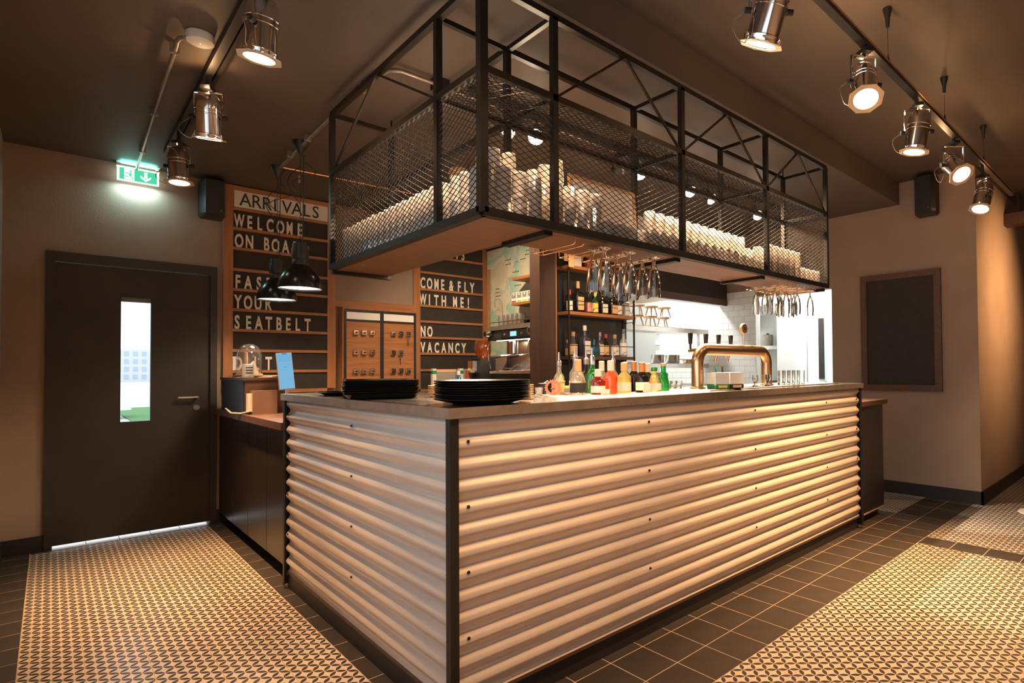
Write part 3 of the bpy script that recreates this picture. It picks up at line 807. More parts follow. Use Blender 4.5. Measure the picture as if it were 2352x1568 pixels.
speaker('loudspeaker', 'black loudspeaker on the wall left of the arrivals board', (-0.02, YW-0.045, 2.505), 0, 0.17, 0.17, 0.315)
speaker('loudspeaker', 'black loudspeaker high on the right-hand wall', (XR-0.045, -0.09, 2.665), -PI/2, 0.185, 0.17, 0.37)

# exit sign
ex = thing('exit_sign', 'lit green emergency exit sign above the door', 'exit sign', (-0.478, 3.90, 2.702))
ex.scale = (1, 1, 0.84)
B('housing', m_cream, ex, -0.128, -0.02, 0.128, 0.128, 0.03, 0.168)
plate = B('sign_plate', emat('sign_white', (0.75, 1.0, 0.95), 2.2), ex, -0.122, -0.004, 0, 0.122, 0.004, 0.126)
B('green_field', emat('sign_green', (0.05, 0.40, 0.22), 0.9), plate, -0.110, -0.0065, 0.010, 0.110, -0.004, 0.116)
pic = emat('sign_pictogram', (0.80, 1.0, 0.93), 1.8)
def plate_poly(name, polys, off=-0.0085):
    mb = MB()
    for po in polys:
        mb.loft([[(x, -0.0065, z) for x, z in po], [(x, off, z) for x, z in po]])
    mb.build(name, pic, plate)
plate_poly('door_pictogram', [[(-0.082, 0.016), (-0.024, 0.016), (-0.024, 0.110), (-0.082, 0.110)]])
plate_poly('arrow', [[(0.034, 0.105), (0.052, 0.105), (0.052, 0.052), (0.034, 0.052)], [(0.012, 0.070), (0.012, 0.052), (0.043, 0.020), (0.043, 0.038)], [(0.074, 0.070), (0.074, 0.052), (0.043, 0.020), (0.043, 0.038)]])
mb = MB()
for po in ([(-0.058, 0.078), (-0.044, 0.074), (-0.040, 0.050), (-0.052, 0.048)], [(-0.050, 0.052), (-0.042, 0.050), (-0.028, 0.026), (-0.036, 0.024)], [(-0.052, 0.050), (-0.056, 0.038), (-0.084, 0.036), (-0.084, 0.044), (-0.060, 0.046)], [(-0.060, 0.080), (-0.056, 0.072), (-0.080, 0.060), (-0.082, 0.068)], [(-0.046, 0.078), (-0.026, 0.066), (-0.028, 0.060), (-0.048, 0.070)]):
    mb.loft([[(x, -0.0085, z) for x, z in po], [(x, -0.010, z) for x, z in po]])
mb.lathe([(0.0075, -0.0105), (0.0075, -0.0085)], 12, (0, 0, 0)) if False else None
mb.loft([[(-0.045+0.008*math.cos(k*PI/5), yy, 0.090+0.008*math.sin(k*PI/5)) for k in range(10)] for yy in (-0.0085, -0.010)])
mb.build('running_figure', emat('sign_green_dark', (0.05, 0.40, 0.22), 0.9), plate)
MB().box(0.10, -0.022, 0.140, 0.115, -0.02, 0.150).build('led', emat('yellow_led', (1, 0.9, 0.3), 3), ex)
area('downlight', (0, 0.005, -0.004), (0, 0, 0), 0.23, 0.02, 1.3, (0.55, 0.95, 1.0), ex)
area('uplight', (0, -0.028, 0.15), (math.radians(170), 0, 0), 0.2, 0.02, 0.5, (0.15, 0.9, 0.8), ex)

# ------------------------------------------------------------------ letter boards
_fc = {}
def glyph(ch, h, style, mat, name='letter'):
    k = (ch, h, style)
    if k in _fc: return _fc[k]
    cu = bpy.data.curves.new('txt', 'FONT'); cu.body = ch; cu.align_x = 'CENTER'
    cu.size = h/0.73; cu.extrude = 0.003; cu.resolution_u = 3
    if style == 'bold': cu.offset = h*0.040
    ob = bpy.data.objects.new('txt', cu); C.objects.link(ob)
    bpy.context.view_layer.update()
    me = bpy.data.meshes.new_from_object(ob.evaluated_get(bpy.context.evaluated_depsgraph_get()))
    bpy.data.objects.remove(ob); bpy.data.curves.remove(cu)
    sx = {'bold': 0.43 if ch in 'WM' else 0.50, 'thin': 0.84}[style]
    me.transform(Matrix.Rotation(PI/2, 4, 'X') @ Matrix.Diagonal((sx, 1, 1, 1)))
    me.name = name; me.materials.clear(); me.materials.append(mat)
    _fc[k] = me
    return me
def row(parent, txt, xs_, z, h, y, style='bold', mat=m_letter, ox=0):
    for ch, x in zip(txt, xs_):
        inst('letter', glyph(ch, h, style, mat), parent, (x-ox, y, z))
FY = -0.036
def letter_board(name, label, x0, x1, xi0, xi1, zbot, ztop, slats):
    t = thing(name, label, 'letter board', (x0, YW, 0))
    B('backing', m_board, t, xi0-x0, -0.02, zbot, xi1-x0, 0, ztop)
    B('frame_stile', m_woodv, t, 0, FY, zbot, xi0-x0, 0, ztop)
    B('frame_stile', m_woodv, t, xi1-x0, FY, zbot, x1-x0, 0, ztop)
    B('frame_rail', m_wood, t, xi0-x0, FY, ztop-0.04, xi1-x0, 0, ztop+0.0)
    B('frame_rail', m_wood, t, xi0-x0, FY, zbot-0.03, xi1-x0, 0, zbot)
    for z in slats: B('slat', m_wood, t, xi0-x0, -0.036, z-0.012, xi1-x0, -0.02, z+0.012)
    return t
x0 = 0.072
b1 = letter_board('letter_board', 'tall wooden letter board headed ARRIVALS', 0.072, 0.957, 0.140, 0.884, 1.09, 2.835, [2.64, 2.47, 2.30, 2.12, 1.948, 1.777, 1.604, 1.431, 1.252])
hp = B('header_panel', m_cream, b1, 0.145-x0, -0.034, 2.655, 0.884-x0, -0.02, 2.80)
row(hp, 'ARRIVALS', [0.227, 0.308, 0.386, 0.450, 0.543, 0.624, 0.703, 0.780], 2.672, 0.115, -0.0365, 'thin', m_print, x0)
LYY = -0.026
row(b1, 'WELCOME', [0.183, 0.259, 0.334, 0.413, 0.494, 0.567, 0.649], 2.483, 0.118, LYY, ox=x0)
row(b1, 'ONBOARD', [0.183, 0.259, 0.386, 0.457, 0.536, 0.617, 0.699], 2.313, 0.118, LYY, ox=x0)
row(b1, 'FASTEN', [0.174, 0.25, 0.33, 0.413, 0.498, 0.585], 1.961, 0.118, LYY, ox=x0)
row(b1, 'YOUR', [0.177, 0.25, 0.324, 0.40], 1.790, 0.118, LYY, ox=x0)
row(b1, 'SEATBELT', [0.171, 0.253, 0.33, 0.406, 0.484, 0.557, 0.634, 0.717], 1.617, 0.118, LYY, ox=x0)
row(b1, 'IDLT', [0.148, 0.181, 0.314, 0.406], 1.265, 0.118, LYY, ox=x0)
x0 = 1.722
b2 = letter_board('letter_board', 'wooden letter board reading COME & FLY WITH ME! and NO VACANCY', 1.722, 2.598, 1.797, 2.552, 1.05, 2.835, [2.64, 2.465, 2.289, 2.108, 1.933, 1.766, 1.596, 1.425, 1.25])
row(b2, 'SHV3', [2.081, 2.143, 2.228, 2.303], 2.479, 0.118, LYY, ox=x0)
row(b2, 'COME&FLY', [1.828, 1.905, 1.983, 2.054, 2.157, 2.253, 2.335, 2.415], 2.121, 0.118, LYY, ox=x0)
row(b2, 'WITHME!', [1.83, 1.902, 1.981, 2.068, 2.202, 2.286, 2.367], 1.946, 0.118, LYY, ox=x0)
row(b2, 'NO', [1.830, 1.907], 1.609, 0.112, LYY, ox=x0)
row(b2, 'VACANCY', [1.828, 1.905, 1.985, 2.066, 2.149, 2.228, 2.308], 1.438, 0.112, LYY, ox=x0)
mp_ = thing('wall_panel', 'plain dark panel in a wooden frame above the key cabinet', 'wall panel', (0.957, YW, 0))
B('panel', m_wall, mp_, 0.0, -0.02, 1.93, 0.765, 0, 2.80)
B('frame_rail', m_wood, mp_, 0.0, FY, 1.862, 0.765, 0, 1.93)
B('frame_rail', m_wood, mp_, 0.0, FY, 2.80, 0.765, 0, 2.835)
# key cabinet
kc = thing('key_cabinet', 'wooden hotel key cabinet with two black-framed bays of key hooks', 'key cabinet', (0.99, YW, 0))
B('case', m_woodv, kc, 0.0, -0.115, 0.97, 0.73, 0, 1.855)
kfr = MB()
for a, b_ in ((0.012, 0.034), (0.352, 0.386), (0.696, 0.718)): kfr.box(a, -0.122, 0.99, b_, -0.115, 1.838)
for a, b_ in ((0.034, 0.352), (0.386, 0.696)):
    for z, zz in ((1.814, 1.838), (1.722, 1.740), (0.99, 1.01)): kfr.box(a, -0.122, z, b_, -0.115, zz)
kfr.build('front_frame', m_black, kc)
for a, b_ in ((0.034, 0.352), (0.386, 0.696)):
    B('title_strip', m_paper, kc, a+0.002, -0.119, 1.743, b_-0.002, -0.115, 1.811)
    for k in range(7):
        B('plank', m_wood, kc, a, -0.1175, 1.012+k*0.1012, b_, -0.115, 1.012+(k+1)*0.1012-0.002)
me_h = MB().cbox(-0.024, -0.030, -0.022, 0.024, 0, 0.026, 0.004).mesh('key_hook', m_chrome)
me_hk = MB().lathe([(0.009, 0), (0.009, 0.010), (0.004, 0.012)], 10).xf(Matrix.Rotation(PI/2, 4, 'X')).mesh('hook_peg', m_iron, True)
me_key = MB().box(-0.006, -0.004, -0.09, 0.006, 0.0, -0.05).lathe([(0.014, -0.002), (0.014, 0.002)], 10, (0, -0.003, -0.035)).mesh('key', m_zinc)
for bx, r_ in ((0.115, 3), (0.475, 3)):
    for i in range(3):
        for j, z in enumerate((1.615, 1.425, 1.245)):
            if bx > 0.4 and j == 1 and i == 2: continue
            hk = inst('key_hook', me_h, kc, (bx+i*0.077, -0.1175, z))
            inst('hook_peg', me_hk, hk, (0, -0.03, 0))
            if bx > 0.4 and (j, i) in ((0, 2), (1, 1)): inst('key', me_key, hk, (0, -0.03, 0))

# blackboard on the right wall
bb = thing('blackboard', 'empty blackboard in a walnut frame on the right-hand wall', 'blackboard', (XR, 0, 0))
B('slate', m_board, bb, -0.018, -0.115, 1.065, 0, 0.51, 2.112)
for a in ((-0.174, -0.115), (0.51, 0.571)): B('frame_stile', m_dwood, bb, -0.034, a[0], 1.007, 0, a[1], 2.172)
for z in (1.007, 2.112): B('frame_rail', m_dwood, bb, -0.034, -0.115, z, 0, 0.51, z+0.06)

# ------------------------------------------------------------------ glasses in and under the cage
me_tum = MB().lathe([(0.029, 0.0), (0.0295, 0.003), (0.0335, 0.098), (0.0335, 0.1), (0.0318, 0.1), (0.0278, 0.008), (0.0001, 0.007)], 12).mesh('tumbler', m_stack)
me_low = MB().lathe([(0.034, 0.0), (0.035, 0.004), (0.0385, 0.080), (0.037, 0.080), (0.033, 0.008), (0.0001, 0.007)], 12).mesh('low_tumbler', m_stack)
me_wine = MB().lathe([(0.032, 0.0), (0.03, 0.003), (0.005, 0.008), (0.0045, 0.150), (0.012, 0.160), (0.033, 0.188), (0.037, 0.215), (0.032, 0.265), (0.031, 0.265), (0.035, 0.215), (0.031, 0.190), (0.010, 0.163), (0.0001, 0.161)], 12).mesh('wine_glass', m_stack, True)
ZS = Z0+0.012
B('shelf_liner', m_ply, cage, CX+0.02, CY+0.02, Z0-0.002, CX+D-0.032, Y1-0.02, ZS)
B('shelf_liner', m_ply, cage, CX+D-0.032, CY+0.02, Z0-0.002, X1-0.02, CY+D-0.024, ZS)
def G(me, x, y, z, label, cat, group, flip=False):
    o = inst(me.name.split('.')[0], me, None, (x, y, z), (PI, 0, 0) if flip else (0, 0, random.random()*6))
    return tag(o, label, cat, group)
ORD = ['first', 'second', 'third', 'fourth', 'fifth', 'sixth', 'seventh', 'eighth', 'ninth', 'tenth', 'eleventh', 'twelfth', 'thirteenth', 'fourteenth', 'fifteenth', 'sixteenth', 'seventeenth', 'eighteenth', 'nineteenth', 'twentieth']
ROW = ['front', 'second', 'third', 'back']
LAY = ['bottom', 'upper', 'top', 'fourth']
g1 = 'tumblers in the left arm of the cage'
p = 0.0715
# left arm: two layers of upside-down tumblers, three deep
n = 0
nl = 0
y = CY+D+0.055
while y < Y1-0.05:
    far = (y-(CY+D))/Bb
    for i in range(4):
        x = CX+0.055+i*0.078
        for lay in range(2):
            if i > 1 and lay == 0: continue
            hz = 0.1
            G(me_tum, x+random.uniform(-.002, .002), y+random.uniform(-.002, .002), ZS+(lay+1)*hz+0.0005*lay, 'tumbler in the left cage arm, '+ROW[i]+' row, '+LAY[lay]+' layer, '+ORD[nl]+' from corner', 'glass', g1, True)
            n += 1
    y += p
    nl += 1
# corner block with one higher pile
for i in range(4):
    for j in range(4):
        x, y = CX+0.055+i*0.078, CY+0.055+j*0.078
        for lay in range(2 if (i == 0 or j == 0) else 1):
            G(me_tum, x, y, ZS+(lay+1)*0.1+0.0005*lay, 'tumbler in the corner bay, '+ORD[i]+' from left, '+ORD[j]+' from front, '+LAY[lay]+' layer', 'glass', 'tumblers in the corner bay', True)
for i, j in ((1, 1), (2, 1), (1, 2), (2, 2)):
    x, y = CX+0.055+i*0.078, CY+0.055+j*0.078
    for lay in range(1, 3):
        G(me_tum, x, y, ZS+(lay+1)*0.1+0.0005*lay, 'clear tumbler in the tall pile at the cage corner, '+('left', 'right')[i-1]+' '+('front', 'rear')[j-1]+' column, '+('middle', 'topmost')[lay-1], 'glass', 'tall pile of tumblers at the cage corner', True)
# right arm
x = CX+D+0.055
k = 0
zone = {}
def kz(u0): return zone.setdefault(u0, k)
while x < X1-0.06:
    u = (x-(CX+D))/(3*A)
    for j in range(3):
        y = CY+0.055+j*0.085
        if u < 0.12:
            lays = 3 if u < 0.05 else 2
            for lay in range(lays):
                if j == 2 and lay == 0: continue
                G(me_tum, x, y, ZS+(lay+1)*0.1+0.0005*lay, 'upturned tumbler just right of the cage corner, '+ROW[j]+' row, '+LAY[lay]+' layer, '+ORD[k]+' from the post', 'glass', 'tumblers right of the cage corner', True)
        elif u < 0.30:
            if j < 2: G(me_low, x, y, ZS+0.081, 'low upturned tumbler before the framed white board, '+ROW[j]+' row, '+ORD[k-kz(0.12)]+' from the left', 'glass', 'low tumblers before the white board', True)
        elif u < 0.69:
            if j == 0: G(me_low, x, y, ZS+0.081, 'low upturned tumbler in front of the wine glasses, '+ORD[k-kz(0.30)]+' from the left', 'glass', 'low tumblers before the wine glasses', True)
            if j == 2: G(me_wine, x, y, ZS, 'standing wine glass at the back of the cage, '+ORD[k-kz(0.30)]+' from the left', 'glass', 'wine glasses at the back of the cage')
        elif u < 0.86:
            for lay in range(2):
                if j == 2 and lay == 0: continue
                G(me_tum, x, y, ZS+(lay+1)*0.1+0.0005*lay, 'upturned tumbler after the wine glasses, '+ROW[j]+' row, '+LAY[lay]+' layer, '+ORD[k-kz(0.69)]+' from the left', 'glass', 'tumblers towards the far end of the cage', True)
        elif j < 2:
            G(me_tum, x, y, ZS+0.1, 'upturned tumbler at the far end of the cage, '+ROW[j]+' row, '+ORD[k-kz(0.86)]+' from the left', 'glass', 'tumblers at the far end of the cage', True)
    x += 0.077 if u < 0.12 or u > 0.69 else 0.084
    k += 1
fb = thing('framed_board', 'white board in an orange wooden frame standing inside the cage', 'framed board', (0.935, CY+D-0.06, ZS), (math.radians(-4), 0, 0))
B('panel', m_cream, fb, 0.02, 0.004, 0.02, 0.47, 0.012, 0.37)
for a in (0, 0.47): B('frame_stile', m_light, fb, a, 0, 0, a+0.02, 0.02, 0.39)
for z in (0, 0.37): B('frame_rail', m_light, fb, 0.02, 0, z, 0.47, 0.02, z+0.02)

# wire stemware racks and hanging glasses
ZR = Z0-0.046
def wire_rack(xc, label, g, y0=CY+0.03, y1=CY+D-0.02, hw=0.048):
    t = thing('wire_glass_rack', label, 'glass rack', (xc, 0, ZR), None, g)
    for s_ in (-1, 1):
        x_ = s_*hw*0.55
        MB().tube([(x_, y0, 0.028), (x_, y0, 0.008), (x_, y0+0.012, 0), (x_, y1, 0), (x_, y1, 0.028)], 0.0022, 6).build('wire', m_brass, t, None, True)
    MB().cyl((-hw*0.55, y1, 0.0), (hw*0.55, y1, 0.0), 0.0022, 6).build('end_wire', m_brass, t, None, True)
me_gob = MB().lathe([(0.034, 0.0), (0.033, -0.003), (0.010, -0.010), (0.0095, -0.030), (0.016, -0.045), (0.027, -0.085), (0.034, -0.140), (0.036, -0.175), (0.0345, -0.205), (0.0335, -0.205), (0.035, -0.175), (0.033, -0.140), (0.026, -0.087), (0.014, -0.048), (0.0001, -0.042)], 20).mesh('beer_goblet', m_stem, True)
me_flu = MB().lathe([(0.031, 0.0), (0.030, -0.003), (0.006, -0.008), (0.004, -0.035), (0.007, -0.045), (0.018, -0.070), (0.0245, -0.11), (0.0255, -0.15), (0.022, -0.19), (0.0212, -0.19), (0.0245, -0.15), (0.0235, -0.11), (0.017, -0.072), (0.005, -0.048), (0.0001, -0.045)], 16).mesh('champagne_flute', m_stem, True)
for xc, ys in ((0.745, ()), (0.900, (0.255, 0.180)), (1.06, (0.320, 0.245, 0.170)), (1.246, (0.405, 0.327, 0.250, 0.172))):
    wire_rack(xc, {0.745: 'empty wire stemware rack nearest the cage corner', 0.900: 'wire stemware rack holding two goblets', 1.06: 'wire stemware rack holding three goblets', 1.246: 'wire stemware rack holding four goblets'}[xc], 'wire racks under the cage')
    for y in ys:
        tag(inst('beer_goblet', me_gob, None, (xc, y, ZR+0.0075)), 'goblet hanging upside down in the rack of '+{2: 'two', 3: 'three', 4: 'four'}[len(ys)]+', '+ORD[len(ys)-1-ys.index(y)]+' from the front', 'glass', 'goblets hanging under the cage')
for xc, ys in ((2.64, (0.417, 0.344, 0.263)), (2.76, (0.38, 0.242)), (2.86, (0.355, 0.21)), (2.965, (0.397, 0.29)), (3.06, (0.364, 0.209))):
    wire_rack(xc, 'wire stemware rack near the far end of the cage, '+{2.64: 'nearest', 2.76: 'second', 2.86: 'third', 2.965: 'fourth', 3.06: 'last'}[xc]+' of five', 'wire racks under the cage')
    for y in ys:
        tag(inst('champagne_flute', me_flu, None, (xc, y, ZR+0.0075)), 'champagne flute in the '+{2.64: 'nearest', 2.76: 'second', 2.86: 'third', 2.965: 'fourth', 3.06: 'last'}[xc]+' rack at the far end, '+ORD[len(ys)-1-ys.index(y)]+' from the front', 'glass', 'champagne flutes under the cage')

# ------------------------------------------------------------------ bottles
def bottle(name, label, loc, h, r, glass, kind='round', cap=None, lab=None, neck=0.32, labz=(0.15, 0.55), liquid=None, pour=False, capm=None, group=None, shoulder=0.12):
    t = thing(name, label, 'bottle', loc, None, group)
    hn = h*neck; hb = h-hn; rn = min(r*0.42, 0.0155)
    if kind == 'round':
        pr3 = [(r*0.92, 0), (r, 0.006), (r, hb-h*shoulder), (r*0.86, hb-h*shoulder*0.5), (rn*1.3, hb+h*0.02), (rn, hb+h*0.06), (rn, h)]
    elif kind == 'cone':
        pr3 = [(r*0.92, 0), (r, 0.006), (r*0.97, h*0.25), (rn*1.35, hb), (rn, hb+h*0.06), (rn, h)]
    elif kind == 'bulb':
        pr3 = [(r*0.8, 0), (r*0.97, 0.012), (r, h*0.22), (r*0.94, h*0.36), (rn*1.6, hb), (rn*1.1, hb+h*0.05), (rn*1.1, h)]
    if kind == 'square':
        c = r*0.25
        def sq(k, z): return [(x*k, y*k, z) for x, y in ((-r+c, -r), (r-c, -r), (r, -r+c), (r, r-c), (r-c, r), (-r+c, r), (-r, r-c), (-r, -r+c))]
        body = MB().loft([sq(0.95, 0), sq(1, 0.006), sq(1, hb-h*0.06), sq(0.55, hb+h*0.01), [(rn*math.cos(2*PI*(i-2.5)/8), rn*math.sin(2*PI*(i-2.5)/8), hb+h*0.04) for i in range(8)], [(rn*math.cos(2*PI*(i-2.5)/8), rn*math.sin(2*PI*(i-2.5)/8), h) for i in range(8)]])
    else:
        body = MB().lathe(pr3, 18)
    body.build('bottle_glass', glass, t, None, True)
    if cap is not None:
        MB().lathe([(rn+0.0015, h-cap*h), (rn+0.002, h-cap*h+0.004), (rn+0.002, h+0.001), (rn*0.8, h+0.003)], 14).build('cap', capm or m_amberl, t, None, True)
    if lab is not None:
        z0, z1 = labz[0]*h, labz[1]*h
        if kind == 'square':
            MB().box(-r*0.82, -r-0.0012, z0, r*0.82, -r+0.002, z1).build('label', lab, t)
        else:
            mb = MB(); vs = []; n_ = 13
            a0 = math.radians(-135-75)
            for z in (z0, z1):
                rr = r+0.0008 if kind != 'cone' else (r*0.97+0.003)
                vs += [(rr*math.cos(a0+math.radians(150)*i/(n_-1)), rr*math.sin(a0+math.radians(150)*i/(n_-1)), z) for i in range(n_)]
            mb.add(vs, [(i, i+1, n_+i+1, n_+i) for i in range(n_-1)]).build('label', lab, t, None, True)
    if pour:
        MB().lathe([(0.012, h-0.01), (0.013, h+0.006), (0.006, h+0.012), (0.0045, h+0.05)], 10).build('pourer', m_chrome, t, None, True)
    return t
g = 'bottles on the bar top'
bt = [
 ('spirit_bottle', 'tall slim bottle with pourer, leftmost of the bar bottles', (0.80, 0.40), 0.155, 0.026, m_gclear, 'round', 0.12, m_tan, True, m_zinc),
 ('spirit_bottle', 'facetted clear bottle with tan neck seal and black label', (0.835, 0.30), 0.165, 0.040, m_gclear, 'bulb', 0.34, m_print, False, m_tan),
 ('spirit_bottle', 'tall bottle with steel pourer behind the facetted bottle', (0.93, 0.43), 0.185, 0.032, m_gclear, 'round', 0.14, m_cream, True, m_zinc),
 ('spirit_bottle', 'dark bottle with pourer behind the red liqueur', (1.03, 0.46), 0.170, 0.030, m_gdark, 'round', 0.14, None, True, m_zinc),
 ('liqueur_bottle', 'dark red liqueur bottle with white cap and white label', (0.925, 0.255), 0.118, 0.036, m_gred, 'round', 0.28, m_paper, False, m_cream),
 ('spirit_bottle', 'green-necked bottle with pourer in the second row', (1.0, 0.38), 0.180, 0.030, m_ggreen, 'round', 0.20, None, True, m_chrome),
 ('spirit_bottle', 'clear bottle with cream cap behind the orange liqueur', (1.085, 0.40), 0.160, 0.030, m_gclear, 'round', 0.30, m_cream, False, m_cream),
 ('liqueur_bottle', 'bright orange liqueur bottle with pale cap', (1.0, 0.245), 0.160, 0.034, m_gorange, 'round', 0.30, None, False, m_cream),
 ('spirit_bottle', 'clear bottle with pourer behind the orange liqueur, right side', (1.13, 0.36), 0.165, 0.028, m_gclear, 'round', 0.1, None, True, m_zinc),
 ('liqueur_bottle', 'pale yellow syrup bottle with gold cap', (1.10, 0.25), 0.150, 0.036, m_gyellow, 'round', 0.26, m_cream, False, m_tan),
 ('wine_bottle', 'dark bottle with copper capsule behind the yellow syrup bottle', (1.22, 0.36), 0.155, 0.032, m_gdark, 'round', 0.30, m_yellow, False, m_amberl),
 ('wine_bottle', 'dark wine bottle with orange foil capsule in the second row', (1.30, 0.37), 0.158, 0.032, m_gdark, 'round', 0.42, None, False, m_amberl),
 ('wine_bottle', 'dark wine bottle with copper foil and white label', (1.225, 0.24), 0.152, 0.036, m_gdark, 'round', 0.34, m_paper, False, m_amberl),
 ('spirit_bottle', 'white-capped bottle between the dark wine bottle and the lemonade', (1.40, 0.36), 0.148, 0.028, m_gdark, 'round', 0.32, None, False, m_cream),
 ('lemonade_bottle', 'cloudy pale lemonade bottle with mint green cap', (1.33, 0.25), 0.125, 0.036, m_gyellow, 'cone', 0.14, m_paper, False, m_ggreen),
 ('water_bottle', 'green conical water bottle with dark neck label', (1.43, 0.27), 0.148, 0.034, m_ggreen, 'cone', 0.10, None, False, m_tan),
]
for nm, lb, (x, y), h, r, gl, kd, cp_, la, po, cm in bt:
    bottle(nm, lb, (x, y, ZD), h, r, gl, kd, cp_, la, 0.36, (0.06, 0.34), None, po, cm, g)
tag(B('price_card', m_paper, None, 0.90, 0.205, ZD, 0.955, 0.212, ZD+0.024), 'small white card leaning at the red liqueur bottle', 'card')
tag(B('price_card', m_paper, None, 1.175, 0.185, ZD, 1.225, 0.19, ZD+0.045), 'small white card before the dark wine bottle', 'card')
# sauce bottle, jar, strainer, shakers at the left of the bottles
sb = thing('sauce_bottle', 'yellow squeeze bottle with pointed nozzle', 'bottle', (0.835, 0.43, ZD))
MB().lathe([(0.018, 0), (0.020, 0.004), (0.020, 0.055), (0.017, 0.060)], 14).build('body', m_yellow, sb, None, True)
MB().lathe([(0.023, 0.060), (0.023, 0.063), (0.013, 0.065), (0.012, 0.074), (0.004, 0.095), (0.003, 0.096)], 14).build('nozzle', m_yellow, sb, None, True)
js = thing('jigger_strainer', 'copper cocktail strainer leaning on a jar', 'strainer', (0.735, 0.365, ZD), (math.radians(-14), 0, math.radians(-35)))
ring = ring_plate(0.036, 0.026, -0.0015, 0.0015, 24).xf(Matrix.Translation((0, 0, 0.036)) @ Matrix.Rotation(PI/2, 4, 'X'))
ring.build('rim', m_pink, js)
sp = MB()
for k in range(20):
    a = 2*PI*k/20
    sp.cyl((0.036*math.cos(a), 0, 0.036+0.036*math.sin(a)), (0.041*math.cos(a), 0, 0.036+0.041*math.sin(a)), 0.002, 5)
sp.build('spring', m_pink, js)
MB().box(-0.007, -0.002, 0.002, 0.007, 0.002, 0.070).lathe([(0.012, 0), (0.012, 0.002)], 12, (0, 0, 0.03)).build('handle', m_pink, js)
jr = thing('jar', 'small yellow-lidded jar beside the strainer', 'jar', (0.80, 0.335, ZD))
MB().lathe([(0.018, 0), (0.020, 0.004), (0.020, 0.026), (0.017, 0.03)], 14).build('jar_glass', m_gclear, jr, None, True)
MB().lathe([(0.019, 0.03), (0.019, 0.04), (0.017, 0.042)], 14).build('lid', m_yellow, jr, None, True)
sh = thing('shot_measure', 'small glass measure left of the strainer', 'glass', (0.70, 0.43, ZD))
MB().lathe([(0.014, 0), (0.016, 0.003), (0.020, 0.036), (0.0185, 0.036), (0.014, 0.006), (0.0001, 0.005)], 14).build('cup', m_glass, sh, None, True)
tp = thing('tamper_pot', 'black pot behind the small glass measure', 'pot', (0.775, 0.50, ZD))
MB().lathe([(0.020, 0), (0.022, 0.004), (0.023, 0.052), (0.019, 0.054), (0.018, 0.01), (0.0001, 0.008)], 14).build('body', m_black, tp, None, True)
MB().cyl((0.01, 0, 0.05), (0.035, 0.0, 0.062), 0.005, 8).build('handle', m_black, tp, None, True)

# plates and trays
def plate_round(r, h): return MB().lathe([(r*0.62, 0), (r*0.66, 0.003), (r*0.97, h*0.8), (r, h), (r*0.98, h+0.0015), (r*0.93, h*0.75), (r*0.62, 0.005), (0.0001, 0.005)], 40)
me_pl = plate_round(0.185, 0.020).mesh('round_plate', m_blackg, True)
for k in range(9):
    tag(inst('round_plate', me_pl, None, (0.252+random.uniform(-.003, .003), 0.196+random.uniform(-.003, .003), ZT+0.0008+k*0.0085)), 'round black plate, '+('topmost' if k == 8 else 'lowest' if k == 0 else ORD[k]+' from the bottom')+' of the stack at the bar corner', 'plate', 'black plates stacked at the bar corner')
def tray_mesh(L, W, h):
    def rr(k, z, e):
        out = []
        for cx_, cy_, a0 in ((L/2-0.03, W/2-0.03, 0), (-L/2+0.03, W/2-0.03, 90), (-L/2+0.03, -W/2+0.03, 180), (L/2-0.03, -W/2+0.03, 270)):
            for q in range(5):
                a = math.radians(a0+22.5*q); out.append((cx_*1.0+(0.03+e)*math.cos(a), cy_+(0.03+e)*math.sin(a), z))
        return out
    return MB().loft([rr(1, 0, -0.025), rr(1, 0.004, -0.018), rr(1, h*0.9, 0), rr(1, h, 0.004), rr(1, h+0.001, 0.0), rr(1, 0.006, -0.022)])
me_tr = tray_mesh(0.50, 0.32, 0.022).mesh('serving_tray', m_blackg, True)
for k in range(7):
    tag(inst('serving_tray', me_tr, None, (0.20+random.uniform(-.004, .004), 1.07+random.uniform(-.004, .004), ZT+0.0008+k*0.0105), (0, 0, math.radians(72)+random.uniform(-.015, .015))), 'rectangular black serving tray, '+('topmost' if k == 6 else 'lowest' if k == 0 else ORD[k]+' from the bottom')+' of the stack on the bar', 'tray', 'black serving trays stacked on the bar')
tag(inst('serving_dish', plate_round(0.12, 0.018).xf(Matrix.Diagonal((0.75, 1, 1, 1))).mesh('serving_dish', m_blackg, True), None, (0.135, 1.46, ZT+0.0008)), 'single shallow black dish beside the tray stack', 'dish')
me_sc2 = plate_round(0.035, 0.007).mesh('saucer', m_tan, True)
for k in range(7):
    tag(inst('saucer', me_sc2, None, (0.372, 0.82, ZT+0.0008+k*0.0078)), 'small brown saucer in the little stack behind the plates, '+ORD[k]+' from the bottom', 'saucer', 'little stack of brown saucers')
for k in range(8):
    tag(inst('saucer', me_sc2, None, (0.53, 0.30, ZT+0.0008+k*0.0078)), 'small brown saucer in the stack right of the plates, '+ORD[k]+' from the bottom', 'saucer', 'stack of brown saucers right of the plates')

